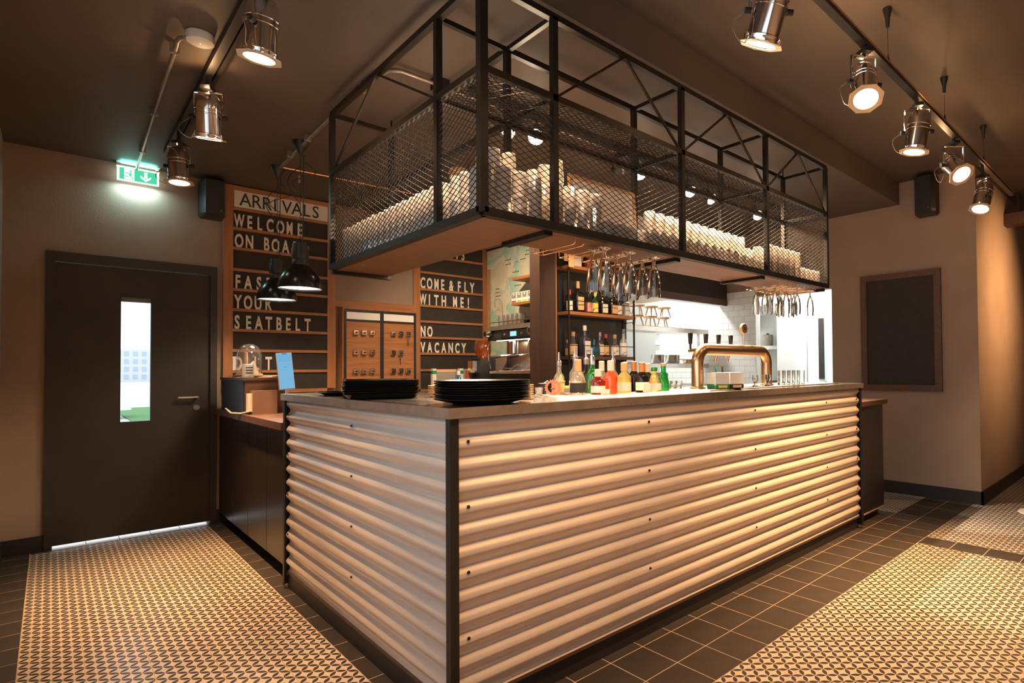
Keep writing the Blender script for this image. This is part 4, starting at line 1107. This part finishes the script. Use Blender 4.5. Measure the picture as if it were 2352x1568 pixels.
# ------------------------------------------------------------------ beer tower, coasters, glasses on the bar
bw = thing('beer_tower', 'copper bridge-shaped beer tap tower', 'beer tower', (1.80, 0.315, ZD))
arc = [(0, 0, 0), (0, 0, 0.15)]+[(0.085-0.085*math.cos(k*PI/12), 0, 0.15+0.085*math.sin(k*PI/12)) for k in range(1, 7)]
Wt = 0.80
arc += [(Wt-x, 0, z) for x, y, z in reversed(arc)]
MB().tube(arc, 0.037, 20).build('arch_pipe', m_brass, bw, None, True)
for x in (0, Wt): MB().lathe([(0.05, 0), (0.05, 0.006), (0.04, 0.010)], 20, (x, 0, 0)).build('foot_flange', m_brass, bw, None, True)
for i, x in enumerate((0.03, 0.19, 0.33, 0.47)):
    tpz = thing if False else None
    f_ = MB().cyl((x, 0.03, 0.232), (x, 0.085, 0.228), 0.012, 10)
    if i: f_.cyl((x, 0.085, 0.228), (x-0.006, 0.10, 0.165), 0.008, 10)
    f_ = f_.build('tap_spout', m_brass, bw, None, True)
    MB().cyl((x, 0.075, 0.232), (x, 0.075, 0.275), 0.007, 10).lathe([(0.011, 0.270), (0.012, 0.275), (0.016, 0.335), (0.014, 0.338)], 14, (x, 0.075, 0)).build('tap_handle', m_black, f_, None, True)
md_ = MB().cyl((0.62, 0.07, 0.232), (0.62, 0.07, 0.355), 0.004, 8).build('medallion_stem', m_brass, bw, None, True)
MB().lathe([(0.034, 0), (0.036, 0.004), (0.036, 0.016), (0.034, 0.02)], 24).xf(Matrix.Translation((0.62, 0.08, 0.39)) @ Matrix.Rotation(PI/2, 4, 'X')).build('medallion', m_light, md_, None, True)
mm = ring_plate(0.026, 0.020, -0.001, 0.001, 20).add([(0.013*math.cos(2*PI*k/6), 0.013*math.sin(2*PI*k/6), 0) for k in range(6)], [tuple(range(6))])
mm.xf(Matrix.Translation((0.62, 0.0585, 0.39)) @ Matrix.Rotation(PI/2, 4, 'X')).build('medallion_print', m_print, md_)
ch_ = thing('coaster_holder', 'stack holder of white beer mats with green and black base', 'coaster holder', (1.87, 0.165, ZD), (0, 0, math.radians(-22)))
for k, (x, mm_) in enumerate(((-0.05, m_green), (0.05, m_print))):
    MB().cbox(x-0.049, -0.05, 0, x+0.049, 0.05, 0.026, 0.004).build('base', mm_, ch_)
    cs = MB()
    for q in range(11): cs.box(x-0.0465, -0.0465, 0.027+q*0.0062, x+0.0465, 0.0465, 0.027+q*0.0062+0.0055)
    cs.build('beer_mats', m_paper, ch_)
    MB().box(x-0.03, -0.0515, 0.006, x+0.03, -0.05, 0.020).build('base_badge', m_tan if k else m_yellow, ch_)
for k, (dx, m__) in enumerate(((-0.025, m_green), (0.022, m_black))):
    MB().cyl((dx, 0.062, 0.0), (dx, 0.062, 0.128), 0.006, 8).build('rod', m__, ch_, None, True)
def stand_glass(name, label, prof, loc, group):
    t = inst(name, MB().lathe(prof, 18).mesh(name, m_stem, True), None, loc)
    return tag(t, label, 'glass', group)
P_coc = [(0.024, 0), (0.023, 0.002), (0.005, 0.006), (0.004, 0.030), (0.012, 0.036), (0.030, 0.056), (0.029, 0.056), (0.010, 0.037), (0.0001, 0.034)]
P_til = [(0.022, 0), (0.021, 0.003), (0.008, 0.010), (0.007, 0.018), (0.015, 0.028), (0.020, 0.048), (0.017, 0.075), (0.016, 0.075), (0.019, 0.048), (0.013, 0.030), (0.0001, 0.024)]
P_tall = [(0.024, 0), (0.026, 0.004), (0.029, 0.10), (0.0275, 0.10), (0.0245, 0.012), (0.0001, 0.010)]
stand_glass('cocktail_glass', 'small stemmed glass right of the beer mats', P_coc, (2.075, 0.22, ZD), 'glasses by the beer tower')
for k, (x, y) in enumerate(((2.26, 0.20), (2.40, 0.19), (2.46, 0.225))):
    stand_glass('tulip_glass', 'little tulip glass under the copper arch, '+('nearest the beer mats', 'middle one', 'by the right leg')[k], P_til, (x, y, ZD), 'glasses by the beer tower')
for k in range(5):
    stand_glass('highball_glass', 'tall straight glass right of the beer tower, '+ORD[k]+' in the row', P_tall, (2.66+0.064*k, 0.235-0.004*k, ZD), 'tall glasses right of the beer tower')
for k in range(3):
    stand_glass('shot_glass', 'small shot glass left of the beer tower, '+ORD[k]+' from the left', [(0.016, 0), (0.017, 0.003), (0.021, 0.045), (0.0195, 0.045), (0.016, 0.008), (0.0001, 0.007)], (1.68+0.03*k, 0.45-0.02*k, ZD), 'shot glasses')

# ------------------------------------------------------------------ column and bottle shelf
col_ = thing('wood_column', 'dark wood-clad column beside the bottle shelf', 'column', (1.965, 2.09, 0))
B('cladding', m_dwoodv, col_, 0, 0, 0, 0.175, 0.14, ZL)
B('edge_trim', m_woodv, col_, 0.175, 0.0, 0, 0.185, 0.012, ZL)
bs = thing('bottle_shelf', 'black iron shelf unit with wooden boards full of bottles', 'shelf', (2.275, 2.075, 0))
WS = 0.84
for x in (0, WS):
    for y in (0, 0.145):
        B('upright', m_iron, bs, x-0.008, y, 0.0, x+0.008, y+0.012, 2.60)
shz = (1.335, 1.735, 2.145)
for z in shz:
    B('shelf_board', m_dwood if z < 1.5 else m_wood, bs, -0.01, 0.0, z, WS+0.01, 0.15, z+0.028)
    for x in (0, WS): MB().cyl((x, 0.0, z-0.03), (x, 0.15, z-0.03), 0.004, 6).build('bracket', m_iron, bs, None, True)
    if z < 2.1 or True:
        MB().cyl((0, -0.004, z+0.125), (WS, -0.004, z+0.125), 0.004, 6).build('guard_rail', m_iron, bs, None, True)
B('shelf_back', m_black, bs, 0, 0.151, 1.0, WS-0.1, 0.155, 2.6)
def sx(px_x): return px_x
gb = 'bottles on the black shelf'
yS = 2.15
rowm = [ (2.345, 0.20, 0.030, m_gdark, 'round', m_cream, m_red, 'dark bottle with cream label and red top, left end of the middle shelf'),
 (2.445, 0.285, 0.043, m_gdark, 'square', m_tan, m_light, 'square dark whiskey bottle with tan label and beige seal on the middle shelf'),
 (2.575, 0.20, 0.040, m_gdark, 'round', m_pink, m_black, 'round dark bottle with pink label on the middle shelf'),
 (2.66, 0.22, 0.030, m_ggreen, 'round', m_yellow, m_yellow, 'green bottle with yellow label on the middle shelf'),
 (2.755, 0.21, 0.040, m_gdark, 'square', m_cream, m_black, 'square black bottle with white label low down on the middle shelf'),
 (2.88, 0.20, 0.045, m_gdark, 'square', m_tan, m_black, 'wide square bottle with tan label on the middle shelf'),
 (2.98, 0.21, 0.030, m_gviolet, 'round', m_cream, m_black, 'grey bottle with printed label near the right end of the middle shelf'),
 (3.065, 0.20, 0.030, m_frost, 'square', m_paper, m_paper, 'white label bottle at the right end of the middle shelf')]
for x, h, r, gl, kd, la, cm, lb in rowm:
    bottle('spirit_bottle', lb, (x, yS, shz[1]+0.028), h, r, gl, kd, 0.22, la, 0.34, (0.08, 0.50), None, False, cm, gb)
rowl = [(2.315, 0.145, 0.020, m_gclear, 'round', m_tan, m_tan, 'slim small bottle at the left end of the lower shelf'),
 (2.385, 0.22, 0.040, m_gclear, 'cone', m_tan, m_light, 'clear rounded bottle with tan print on the lower shelf'),
 (2.525, 0.285, 0.042, m_gviolet, 'square', m_cream, m_cream, 'tall square violet-grey bottle with white seal on the lower shelf'),
 (2.64, 0.16, 0.030, m_gblue, 'square', m_gblue, m_gblue, 'turquoise blue square bottle on the lower shelf'),
 (2.715, 0.23, 0.030, m_gclear, 'square', m_cream, m_zinc, 'clear flat bottle with white label beside the blue bottle'),
 (2.795, 0.215, 0.033, m_gdark, 'round', m_tan, m_red, 'dark bottle with orange label and red neck on the lower shelf'),
 (2.915, 0.215, 0.042, m_gclear, 'cone', m_cream, m_light, 'clear broad bottle with cork on the lower shelf'),
 (3.035, 0.275, 0.038, m_frost, 'round', m_paper, m_gviolet, 'frosted white bottle at the right end of the lower shelf')]
for x, h, r, gl, kd, la, cm, lb in rowl:
    bottle('spirit_bottle', lb, (x, yS, shz[0]+0.028), h, r, gl, kd, 0.16, la, 0.36, (0.08, 0.50), None, False, cm, gb)
rowt = [(2.42, 0.12, 0.045, m_cream, 'white carton on the top shelf'), (2.58, 0.10, 0.032, m_red, 'red tin on the top shelf'), (2.70, 0.13, 0.035, m_paper, 'white tin on the top shelf')]
for x, h, r, ma, lb in rowt:
    t = thing('tin_box', lb, 'tin', (x, yS, shz[2]+0.028)); MB().cbox(-r, -r*0.8, 0, r, r*0.8, h).build('body', ma, t); MB().cbox(-r*1.03, -r*0.83, h*0.82, r*1.03, r*0.83, h*1.02).build('lid', m_dwood, t)
lamp_s = thing('parcel_tag', 'folded brown paper tags hanging at the top left of the bottle shelf', 'paper tag', (2.285, 2.05, 2.24))
B('tag_sheet', m_tan, lamp_s, -0.03, 0, -0.09, 0.03, 0.006, 0.05)
B('tag_sheet', m_light, lamp_s, -0.07, 0.012, -0.04, -0.03, 0.018, 0.06)

# ------------------------------------------------------------------ map wall, wall shelves, tea boxes
mp = thing('map_poster', 'large cream and green printed map on the wall behind the coffee machine', 'map', (2.595, 3.43, 0))
B('sheet', m_map, mp, -0.006, -0.52, 1.40, 0, 0.47, 2.61)
B('top_batten', m_iron, mp, -0.016, -0.53, 2.61, 0, 0.48, 2.628)
B('side_margin', m_light, mp, -0.0075, 0.40, 1.40, -0.0055, 0.47, 2.40)
# outline drawing at the lower corner of the map: a simple coastline sketch
sk = MB()
for pts in ([(0.30, 1.95), (0.33, 2.0), (0.30, 2.04), (0.22, 2.04), (0.17, 1.98), (0.16, 1.88), (0.20, 1.80)], [(0.31, 1.90), (0.25, 1.93), (0.20, 1.90)], [(0.33, 1.78), (0.26, 1.82), (0.22, 1.72), (0.30, 1.70)], [(-0.05, 2.35), (-0.10, 2.42), (-0.16, 2.40)], [(0.1, 2.2), (0.05, 2.26), (0.0, 2.22)]):
    sk.tube([(-0.0065, a, b_) for a, b_ in pts], 0.002, 4)
for (a, b_, n_) in ((0.28, 2.15, 3), (0.28, 2.11, 3), (0.28, 2.07, 4), (-0.05, 2.30, 5), (-0.2, 2.42, 4), (-0.08, 2.15, 5), (-0.3, 2.5, 4), (-0.28, 2.46, 3), (0.1, 2.45, 5), (0.08, 2.40, 4), (-0.12, 2.20, 3)):
    for k in range(n_): sk.box(-0.0072, a-k*0.025, b_, -0.006, a-k*0.025+0.014, b_+0.012)
sk.build('map_ink', m_print, mp)
def wall_shelf(label, z, m__):
    t = thing('wall_shelf', label, 'shelf', (2.585, 2.42, z))
    B('board', m__, t, -0.20, 0, 0, 0, 0.70, 0.026)
    for y in (0.06, 0.42): MB().add([(-0.16, y, 0), (0, y, 0), (0, y, -0.09), (-0.16, y+0.02, 0), (0, y+0.02, 0), (0, y+0.02, -0.09)], [(0, 1, 2), (3, 5, 4), (0, 3, 4, 1), (1, 4, 5, 2), (2, 5, 3, 0)]).build('bracket', m_black, t)
wall_shelf('empty oak wall shelf over the map', 2.165, m_wood)
wall_shelf('oak wall shelf carrying the tea boxes', 1.905, m_wood)
tea = ((m_red, 'red'), (pmat('lime_band', (0.35, 0.6, 0.1), 0.5), 'green'), (m_yellow, 'yellow'), (pmat('aqua_band', (0.1, 0.45, 0.55), 0.5), 'blue'), (m_amberl, 'orange'))
for k, (bm_, cn) in enumerate(tea):
    t = thing('tea_box', 'white and grey tea box with a '+cn+' band on the wall shelf', 'tea box', (2.42, 3.085-k*0.093, 1.931), None, 'tea boxes on the wall shelf')
    B('carton', m_paper, t, -0.03, -0.042, 0, 0.05, 0.042, 0.105)
    B('front_panel', m_cloth, t, -0.0315, -0.036, 0.045, -0.03, 0.036, 0.098)
    B('colour_band', bm_, t, -0.0315, -0.036, 0.004, -0.03, 0.036, 0.02)
    MB().box(-0.033, -0.012, 0.075, -0.0315, 0.012, 0.09).build('logo', m_paper, t)

# ------------------------------------------------------------------ coffee machine and grinder
ZB = 0.94
cm_ = thing('espresso_machine', 'chrome two-group espresso machine with small blue display', 'espresso machine', (2.2, 2.38, ZB))
B('base', m_black, cm_, 0.02, 0.0, 0.03, 0.38, 0.85, 0.27)
for x in (0.06, 0.34):
    for y in (0.05, 0.80): MB().lathe([(0.02, 0), (0.022, 0.03)], 10, (x, y, 0)).build('foot', m_black, cm_)
B('drip_tray', m_steel, cm_, -0.02, 0.02, 0.27, 0.22, 0.83, 0.295)
B('back_panel', m_steel, cm_, 0.20, 0.0, 0.295, 0.38, 0.85, 0.60)
MB().loft([[(-0.03, y, 0.60), (0.38, y, 0.60), (0.38, y, 0.74), (0.0, y, 0.74)] for y in (0, 0.85)]).build('upper_body', m_black, cm_)
MB().loft([[(-0.034, y, 0.70), (0.0, y, 0.70), (0.0, y, 0.745), (-0.012, y, 0.745)] for y in (-0.005, 0.855)]).build('top_fascia', m_zinc, cm_)
fa = B('control_strip', m_black, cm_, -0.036, 0.12, 0.615, -0.028, 0.60, 0.69)
B('display', emat('blue_display', (0.25, 0.6, 0.9), 0.9), fa, -0.038, 0.34, 0.63, -0.036, 0.44, 0.675)
for y in (0.25, 0.53): MB().cyl((-0.045, y, 0.65), (-0.036, y, 0.65), 0.012, 10).build('push_button', m_chrome, fa, None, True)
for y in (0.06, 0.80):
    k_ = MB().cyl((-0.09, y, 0.665), (-0.03, y, 0.665), 0.036, 18).build('steam_knob', m_chrome, cm_, None, True)
    MB().cyl((-0.093, y, 0.665), (-0.09, y, 0.665), 0.024, 18).build('knob_cap', m_black, k_, None, True)
for y in (0.25, 0.56):
    gh = MB().lathe([(0.045, 0.47), (0.045, 0.60)], 18, (0.09, y, 0)).build('group_head', m_chrome, cm_, None, True)
    MB().lathe([(0.036, 0.43), (0.040, 0.47)], 18, (0.09, y, 0)).cyl((0.06, y, 0.455), (-0.06, y+0.02, 0.44), 0.008, 8).build('portafilter', m_chrome, gh, None, True)
    MB().cyl((-0.06, y+0.02, 0.44), (-0.16, y+0.035, 0.425), 0.014, 10).build('portafilter_handle', m_black, gh, None, True)
for y, s_ in ((0.03, 1), (0.81, -1)):
    MB().tube([(-0.02, y, 0.60), (-0.05, y, 0.56), (-0.055, y+0.01*s_, 0.42), (-0.04, y+0.03*s_, 0.32)], 0.005, 8).build('steam_wand', m_chrome, cm_, None, True)
MB().tube([(-0.02, 0.10, 0.78), (-0.02, 0.80, 0.78)], 0.005, 8).build('cup_rail', m_chrome, cm_, None, True)
B('work_light', m_pend, cm_, 0.01, 0.10, 0.594, 0.03, 0.75, 0.60)
area('work_light_glow', (0.05, 0.425, 0.592), (0, 0, 0), 0.03, 0.6, 2.5, WARM2, cm_)
tr3 = MB()
for k in range(8): tr3.cyl((-0.02, 0.06+k*0.1, 0.297), (0.20, 0.06+k*0.1, 0.297), 0.003, 6)
tr3.build('tray_grill', m_chrome, cm_, None, True)
wr_ = thing('wire_stand', 'folded wire cup stand on the drip tray', 'wire stand', (2.24, 2.72, ZB+0.302))
MB().tube([(0, 0.32, 0.02), (0.02, 0.22, 0.02), (0.02, 0.18, 0.05), (0.02, 0.06, 0.05), (0.0, 0.0, 0.004)], 0.005, 6).tube([(0.06, 0.30, 0.004), (0.06, 0.2, 0.05), (0.06, 0.05, 0.04), (0.05, -0.02, 0.02)], 0.005, 6).build('wires', m_chrome, wr_, None, True)
gc = 'cups on the espresso machine'
for k in range(9):
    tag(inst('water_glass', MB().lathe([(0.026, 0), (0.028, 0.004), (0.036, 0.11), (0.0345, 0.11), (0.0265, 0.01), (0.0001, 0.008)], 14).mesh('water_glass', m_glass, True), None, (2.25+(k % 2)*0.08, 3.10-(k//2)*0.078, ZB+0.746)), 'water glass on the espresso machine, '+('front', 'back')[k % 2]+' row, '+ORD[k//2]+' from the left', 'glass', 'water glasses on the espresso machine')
me_cup = MB().lathe([(0.022, 0), (0.024, 0.003), (0.034, 0.05), (0.032, 0.05), (0.022, 0.006), (0.0001, 0.005)], 14).mesh('cup_bowl', m_blackg, True)
me_hnd = MB().tube([(0.028, 0, 0.012), (0.045, 0, 0.015), (0.05, 0, 0.03), (0.034, 0, 0.042)], 0.004, 6).mesh('cup_handle', m_blackg, True)
for k in range(6):
    t = thing('coffee_cup', 'dark coffee cup on the espresso machine, '+('front', 'back')[k % 2]+' row, '+ORD[k//2]+' from the left', 'cup', (2.27+0.08*(k % 2), 2.70-(k//2)*0.09, ZB+0.746), (0, 0, -2.2), gc)
    inst('cup_bowl', me_cup, t); inst('cup_handle', me_hnd, t)
gd = thing('coffee_grinder', 'dark coffee grinder left of the espresso machine', 'coffee grinder', (2.22, 3.40, ZB))
B('body', m_black, gd, -0.08, -0.08, 0, 0.10, 0.08, 0.42)
MB().lathe([(0.05, 0.42), (0.085, 0.50), (0.085, 0.60), (0.08, 0.61)], 16).build('bean_hopper', m_gamber, gd, None, True)
B('doser', m_chrome, gd, -0.15, -0.045, 0.28, -0.08, 0.045, 0.40)
MB().cyl((-0.14, 0.06, 0.30), (-0.14, 0.06, 0.22), 0.02, 12).build('portafilter_fork', m_red, gd, None, True)
# items on the back counter in front of the boards
mn = thing('menu_box', 'brown cardboard menu box on the back counter', 'box', (1.90, 3.62, ZB), (0, 0, -0.12))
MB().cbox(-0.10, -0.06, 0, 0.10, 0.06, 0.315).build('box', m_cloth, mn); MB().box(-0.10, -0.0615, 0.29, 0.10, -0.06, 0.315).build('flap', m_tan, mn)
mn2 = thing('menu_box', 'dark brown box right of the blue bottle on the back counter', 'box', (2.11, 3.67, ZB), (0, 0, -0.06))
MB().cbox(-0.085, -0.06, 0, 0.085, 0.06, 0.315).build('box', m_cloth, mn2); MB().box(-0.04, -0.0615, 0.20, -0.01, -0.06, 0.21).build('tab', m_light, mn2)
for k, (x, y, lb) in enumerate(((1.755, 3.56, 'upright white carton with green band left of the menu box'), (2.03, 3.52, 'upright white carton with green band beside the blue bottle'))):
    t = thing('carton', lb, 'carton', (x, y, ZB)); B('box', m_cream, t, -0.02, -0.02, 0, 0.02, 0.02, 0.325); B('band', m_green, t, -0.0205, -0.0205, 0.27, 0.0205, 0.0205, 0.305)
bottle('soap_bottle', 'small round blue bottle on the back counter', (1.98, 3.47, ZB), 0.30, 0.042, m_gblue, 'bulb', 0.14, None, 0.25, (0.1, 0.4), None, False, m_paper)

# ------------------------------------------------------------------ till corner on the side cabinet
ZC = 0.95
tb_ = thing('wooden_till_box', 'dark wooden till box with lid on the side cabinet', 'box', (0.03, 2.96, ZC))
B('side_panel', m_dwood, tb_, 0.0, 0.0, 0, 0.255, 0.77, 0.238)
B('end_panel', m_black, tb_, -0.004, 0.03, 0.004, 0.0, 0.765, 0.232)
B('lid', m_dwood, tb_, -0.012, -0.015, 0.238, 0.268, 0.78, 0.256)
pr_b = thing('receipt_printer', 'brown metal receipt printer against the till box', 'printer', (0.055, 2.86, ZC))
B('case', pmat('brown_metal', (0.30, 0.17, 0.11), 0.35, 0.4), pr_b, 0, 0, 0, 0.15, 0.098, 0.165)
B('paper_slot', m_cream, pr_b, -0.022, 0.02, 0.02, 0.0, 0.09, 0.145)
MB().tube([(-0.02, 0.03, 0.02), (-0.05, 0.10, 0.006), (-0.08, 0.25, 0.004), (-0.085, 0.40, 0.03)], 0.006, 6).build('paper_strip', m_cream, pr_b, None, True)
tbl = thing('tablet_screen', 'blue-lit tablet screen standing by the till', 'tablet', (0.255, 2.80, 1.12), (math.radians(-6), math.radians(-3), 0.25))
B('case', m_cloth, tbl, -0.055, 0.0, 0, 0.055, 0.01, 0.265)
sc_ = B('screen', emat('blue_screen', (0.17, 0.40, 0.60), 0.6), tbl, -0.052, -0.002, 0.006, 0.052, 0.0, 0.262)
for k in range(6): B('screen_line', emat('screen_ink', (0.08, 0.26, 0.48), 0.6), sc_, -0.046, -0.0032, 0.205+k*0.008, 0.044, -0.002, 0.2065+k*0.008)
B('screen_mark', emat('screen_mark_ink', (0.03, 0.42, 0.5), 0.6), sc_, -0.008, -0.0032, 0.160, 0.010, -0.002, 0.165)
B('screen_bar', emat('screen_bar_ink', (0.03, 0.15, 0.4), 0.6), sc_, -0.015, -0.0032, 0.254, 0.018, -0.002, 0.262)
MB().tube([(0.0, 0.008, 0.03), (0.01, 0.04, -0.06), (0.03, 0.04, -0.14), (0.05, 0.03, -0.166)], 0.011, 8).build('stand_arm', m_cream, tbl, None, True)
br = thing('menu_stack', 'loose stack of cream menu cards on the till box', 'menu cards', (0.16, 3.28, ZC+0.2565))
for k in range(4):
    MB().box(-0.11, -0.16, 0, 0.11, 0.16, 0.0035).xf(Matrix.Rotation(0.18*k-0.25, 4, 'Z')).build('card', m_light if k % 2 else m_cream, br, (0, 0, k*0.0042))
cl = thing('glass_cloche', 'glass dome cloche with a candle figure on the till box', 'cloche', (0.12, 3.28, ZC+0.274))
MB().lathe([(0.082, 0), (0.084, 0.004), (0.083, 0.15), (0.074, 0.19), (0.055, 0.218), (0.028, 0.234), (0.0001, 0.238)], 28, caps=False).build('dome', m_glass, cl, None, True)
MB().lathe([(0.088, 0), (0.09, 0.006), (0.086, 0.010)], 28).build('base', m_light, cl, None, True)
MB().lathe([(0.012, 0.010), (0.013, 0.17), (0.010, 0.173)], 12, (-0.02, 0, 0)).build('candle', m_light, cl, None, True)
MB().loft([[(0.0, y, 0.012), (0.06, y, 0.012), (0.055, y, 0.04), (0.03, y, 0.11), (0.01, y, 0.09)] for y in (-0.012, 0.012)]).build('figure', m_cream, cl)
tb2 = thing('jar', 'small printed glass jar beside the cloche', 'jar', (0.075, 3.10, ZC+0.2565))
MB().lathe([(0.036, 0), (0.038, 0.004), (0.038, 0.095), (0.034, 0.10), (0.033, 0.10), (0.034, 0.008), (0.0001, 0.007)], 18).build('jar_glass', m_frost, tb2, None, True)
pbd = MB()
for k in range(3): pbd.box(-0.022, -0.041, 0.03+k*0.02, 0.022, -0.038, 0.038+k*0.02)
pbd.build('jar_print', m_print, tb2)

# ------------------------------------------------------------------ kitchen things
gt = thing('kitchen_gantry', 'two-tier steel kitchen pass shelf with white underside', 'shelf', (3.18, 2.40, 1.0))
for z in (0.30, 0.715):
    B('steel_shelf', m_steel, gt, 0, 0, z-0.05, 1.62, 0.28, z)
    B('shelf_top', m_white, gt, 0, 0, z, 1.62, 0.28, z+0.004)
for x in (0.01, 1.60):
    B('leg', m_steel, gt, x-0.012, 0.13, 0, x+0.012, 0.155, 0.665)
me_seat = MB().lathe([(0.075, 0.10), (0.08, 0.104), (0.08, 0.116), (0.074, 0.12)], 18).mesh('stool_seat', m_light, True)
def lg(a):
    return MB().cyl((0.045*math.cos(a), 0.045*math.sin(a), 0.10), (0.075*math.cos(a), 0.075*math.sin(a), 0.0), 0.008, 8, 0.006).mesh('stool_leg', m_light, True)
me_legs = [lg(2*PI*k/3+0.4) for k in range(3)]
k = 0
for lvl in range(2):
    for i in range(4):
        t = thing('wooden_serving_stool', 'wooden three-legged serving stool, '+('lower' if lvl == 0 else 'upper')+' row, '+('first', 'second', 'third', 'fourth')[i]+' from the bottle shelf', 'serving stand', (3.40+i*0.225+0.02*lvl, 2.52, 1.72+lvl*0.1205), (0, 0, i*0.7+lvl), 'wooden serving stools on the kitchen pass')
        inst('stool_seat', me_seat, t)
        for ml in me_legs: inst('stool_leg', ml, t)
for x, r, lb in ((3.98, 0.075, 'smaller steel pot on the lower pass shelf'), (4.25, 0.085, 'larger steel pot on the lower pass shelf')):
    t = thing('steel_pot', lb, 'pot', (x, 2.53, 1.3045)); MB().lathe([(r*0.95, 0), (r, 0.006), (r, 0.095), (r*1.04, 0.10), (r*0.94, 0.10), (r*0.92, 0.01), (0.0001, 0.008)], 20).build('pot_body', m_steel, t, None, True)
    MB().tube([(r, -0.02, 0.08), (r+0.03, -0.02, 0.085), (r+0.03, 0.02, 0.085), (r, 0.02, 0.08)], 0.005, 6).build('pot_handle', m_steel, t, None, True)
t = thing('copper_pan', 'dark copper pan at the right end of the lower pass shelf', 'pan', (4.55, 2.50, 1.3045)); MB().lathe([(0.08, 0), (0.085, 0.005), (0.09, 0.05), (0.085, 0.05), (0.08, 0.01), (0.0001, 0.008)], 20).build('pan_body', m_brass, t, None, True); MB().bar((-0.085, 0, 0.045), (-0.22, -0.02, 0.05), 0.014, 0.006).build('pan_handle', m_iron, t)
kf = thing('kitchen_fridge', 'tall white kitchen fridge with dark handle behind the pass', 'fridge', (3.35, 3.6, 0))
B('body', m_white, kf, 0, 0.02, 0, 0.70, 0.68, 2.0); B('fridge_door', m_white, kf, 0.005, 0, 0.05, 0.56, 0.02, 1.98); B('handle', m_black, kf, 0.575, -0.02, 1.2, 0.61, 0.0, 1.62)
kb = thing('kitchen_worktop', 'white kitchen counter under the pass shelves', 'worktop', (3.17, 2.34, 0)); B('body', m_white, kb, 0, 0.0, 0, 1.765, 0.55, 0.96); B('top', m_steel, kb, 0, 0.0, 0.96, 1.765, 0.57, 1.0)
t = thing('bread_box', 'white bread bin on the kitchen counter', 'box', (4.0, 2.62, 1.0)); MB().cbox(0, 0, 0, 0.22, 0.18, 0.20).build('body', m_paper, t); MB().box(0.22, 0.02, 0.02, 0.30, 0.16, 0.19).build('side', m_cloth, t)
# passage beyond the doorway
un = thing('passage_shelf_unit', 'white built-in shelf niche seen through the kitchen doorway', 'shelf', (6.10, 2.14, 0))
for y in (0, 0.50): B('side', m_white, un, 0, y, 0, 0.29, y+0.03, 2.25)
for z in (0.95, 1.50, 2.12): B('shelf_board', m_white, un, 0, 0.03, z, 0.29, 0.50, z+0.05)
B('shelf_edge', m_cloth, un, -0.002, 0.03, 1.985, 0.01, 0.50, 2.02)
t = thing('canister', 'grey steel canister on the passage shelf', 'canister', (6.22, 2.40, 1.551)); MB().lathe([(0.075, 0), (0.078, 0.004), (0.078, 0.15), (0.07, 0.16)], 20).build('body', m_zinc, t, None, True); MB().lathe([(0.02, 0.16), (0.02, 0.18)], 10).build('lid_knob', m_black, t)
t = thing('dark_bowl', 'dark bowl low on the passage shelf', 'bowl', (6.22, 2.36, 1.001)); MB().lathe([(0.04, 0), (0.10, 0.06), (0.095, 0.06), (0.04, 0.008), (0.0001, 0.008)], 18).build('bowl', m_cloth, t, None, True)
t = thing('passage_cabinet', 'plain white tall cabinet between niche and door in the passage', 'cabinet', (6.0, 1.86, 0)); B('body', m_white, t, 0, 0, 0, 0.39, 0.27, 2.1); B('door_panel', m_white, t, -0.015, 0.005, 0.05, 0, 0.265, 2.05)
dd = struct(inst('door_2', None))
B('door_leaf', m_white, dd, 6.30, 1.20, 0.0, 6.34, 1.84, 2.2); B('door_window', m_board, dd, 6.288, 1.60, 1.09, 6.30, 1.68, 1.90); B('window_bead', pmat('pale_blue_bead', (0.45, 0.7, 0.75), 0.5), dd, 6.292, 1.575, 1.06, 6.302, 1.60, 1.93)
# duct and bracket at the far right, pillar side
du = thing('ceiling_duct', 'brown duct with hanger beyond the pillar', 'duct', (6.1, -0.72, 2.72))
B('duct', m_dwood, du, 0, -1.2, 0, 0.16, 0.25, 0.12); B('hanger', m_iron, du, 0.05, 0.12, 0.12, 0.07, 0.14, 0.34); B('hanger', m_iron, du, 0.05, -0.6, 0.12, 0.07, -0.58, 0.34)
ft = thing('barrier_post', 'pale round base of a barrier post at the right edge', 'barrier post', (4.90, -0.915, 0))
MB().lathe([(0.16, 0), (0.17, 0.006), (0.165, 0.014), (0.03, 0.024)], 32).build('base_disc', m_cream, ft, None, True); MB().cyl((0, 0, 0.02), (0, 0, 0.90), 0.02, 14).build('post', m_chrome, ft, None, True); MB().lathe([(0.03, 0.90), (0.035, 0.92), (0.02, 0.94)], 16).build('cap', m_chrome, ft, None, True)
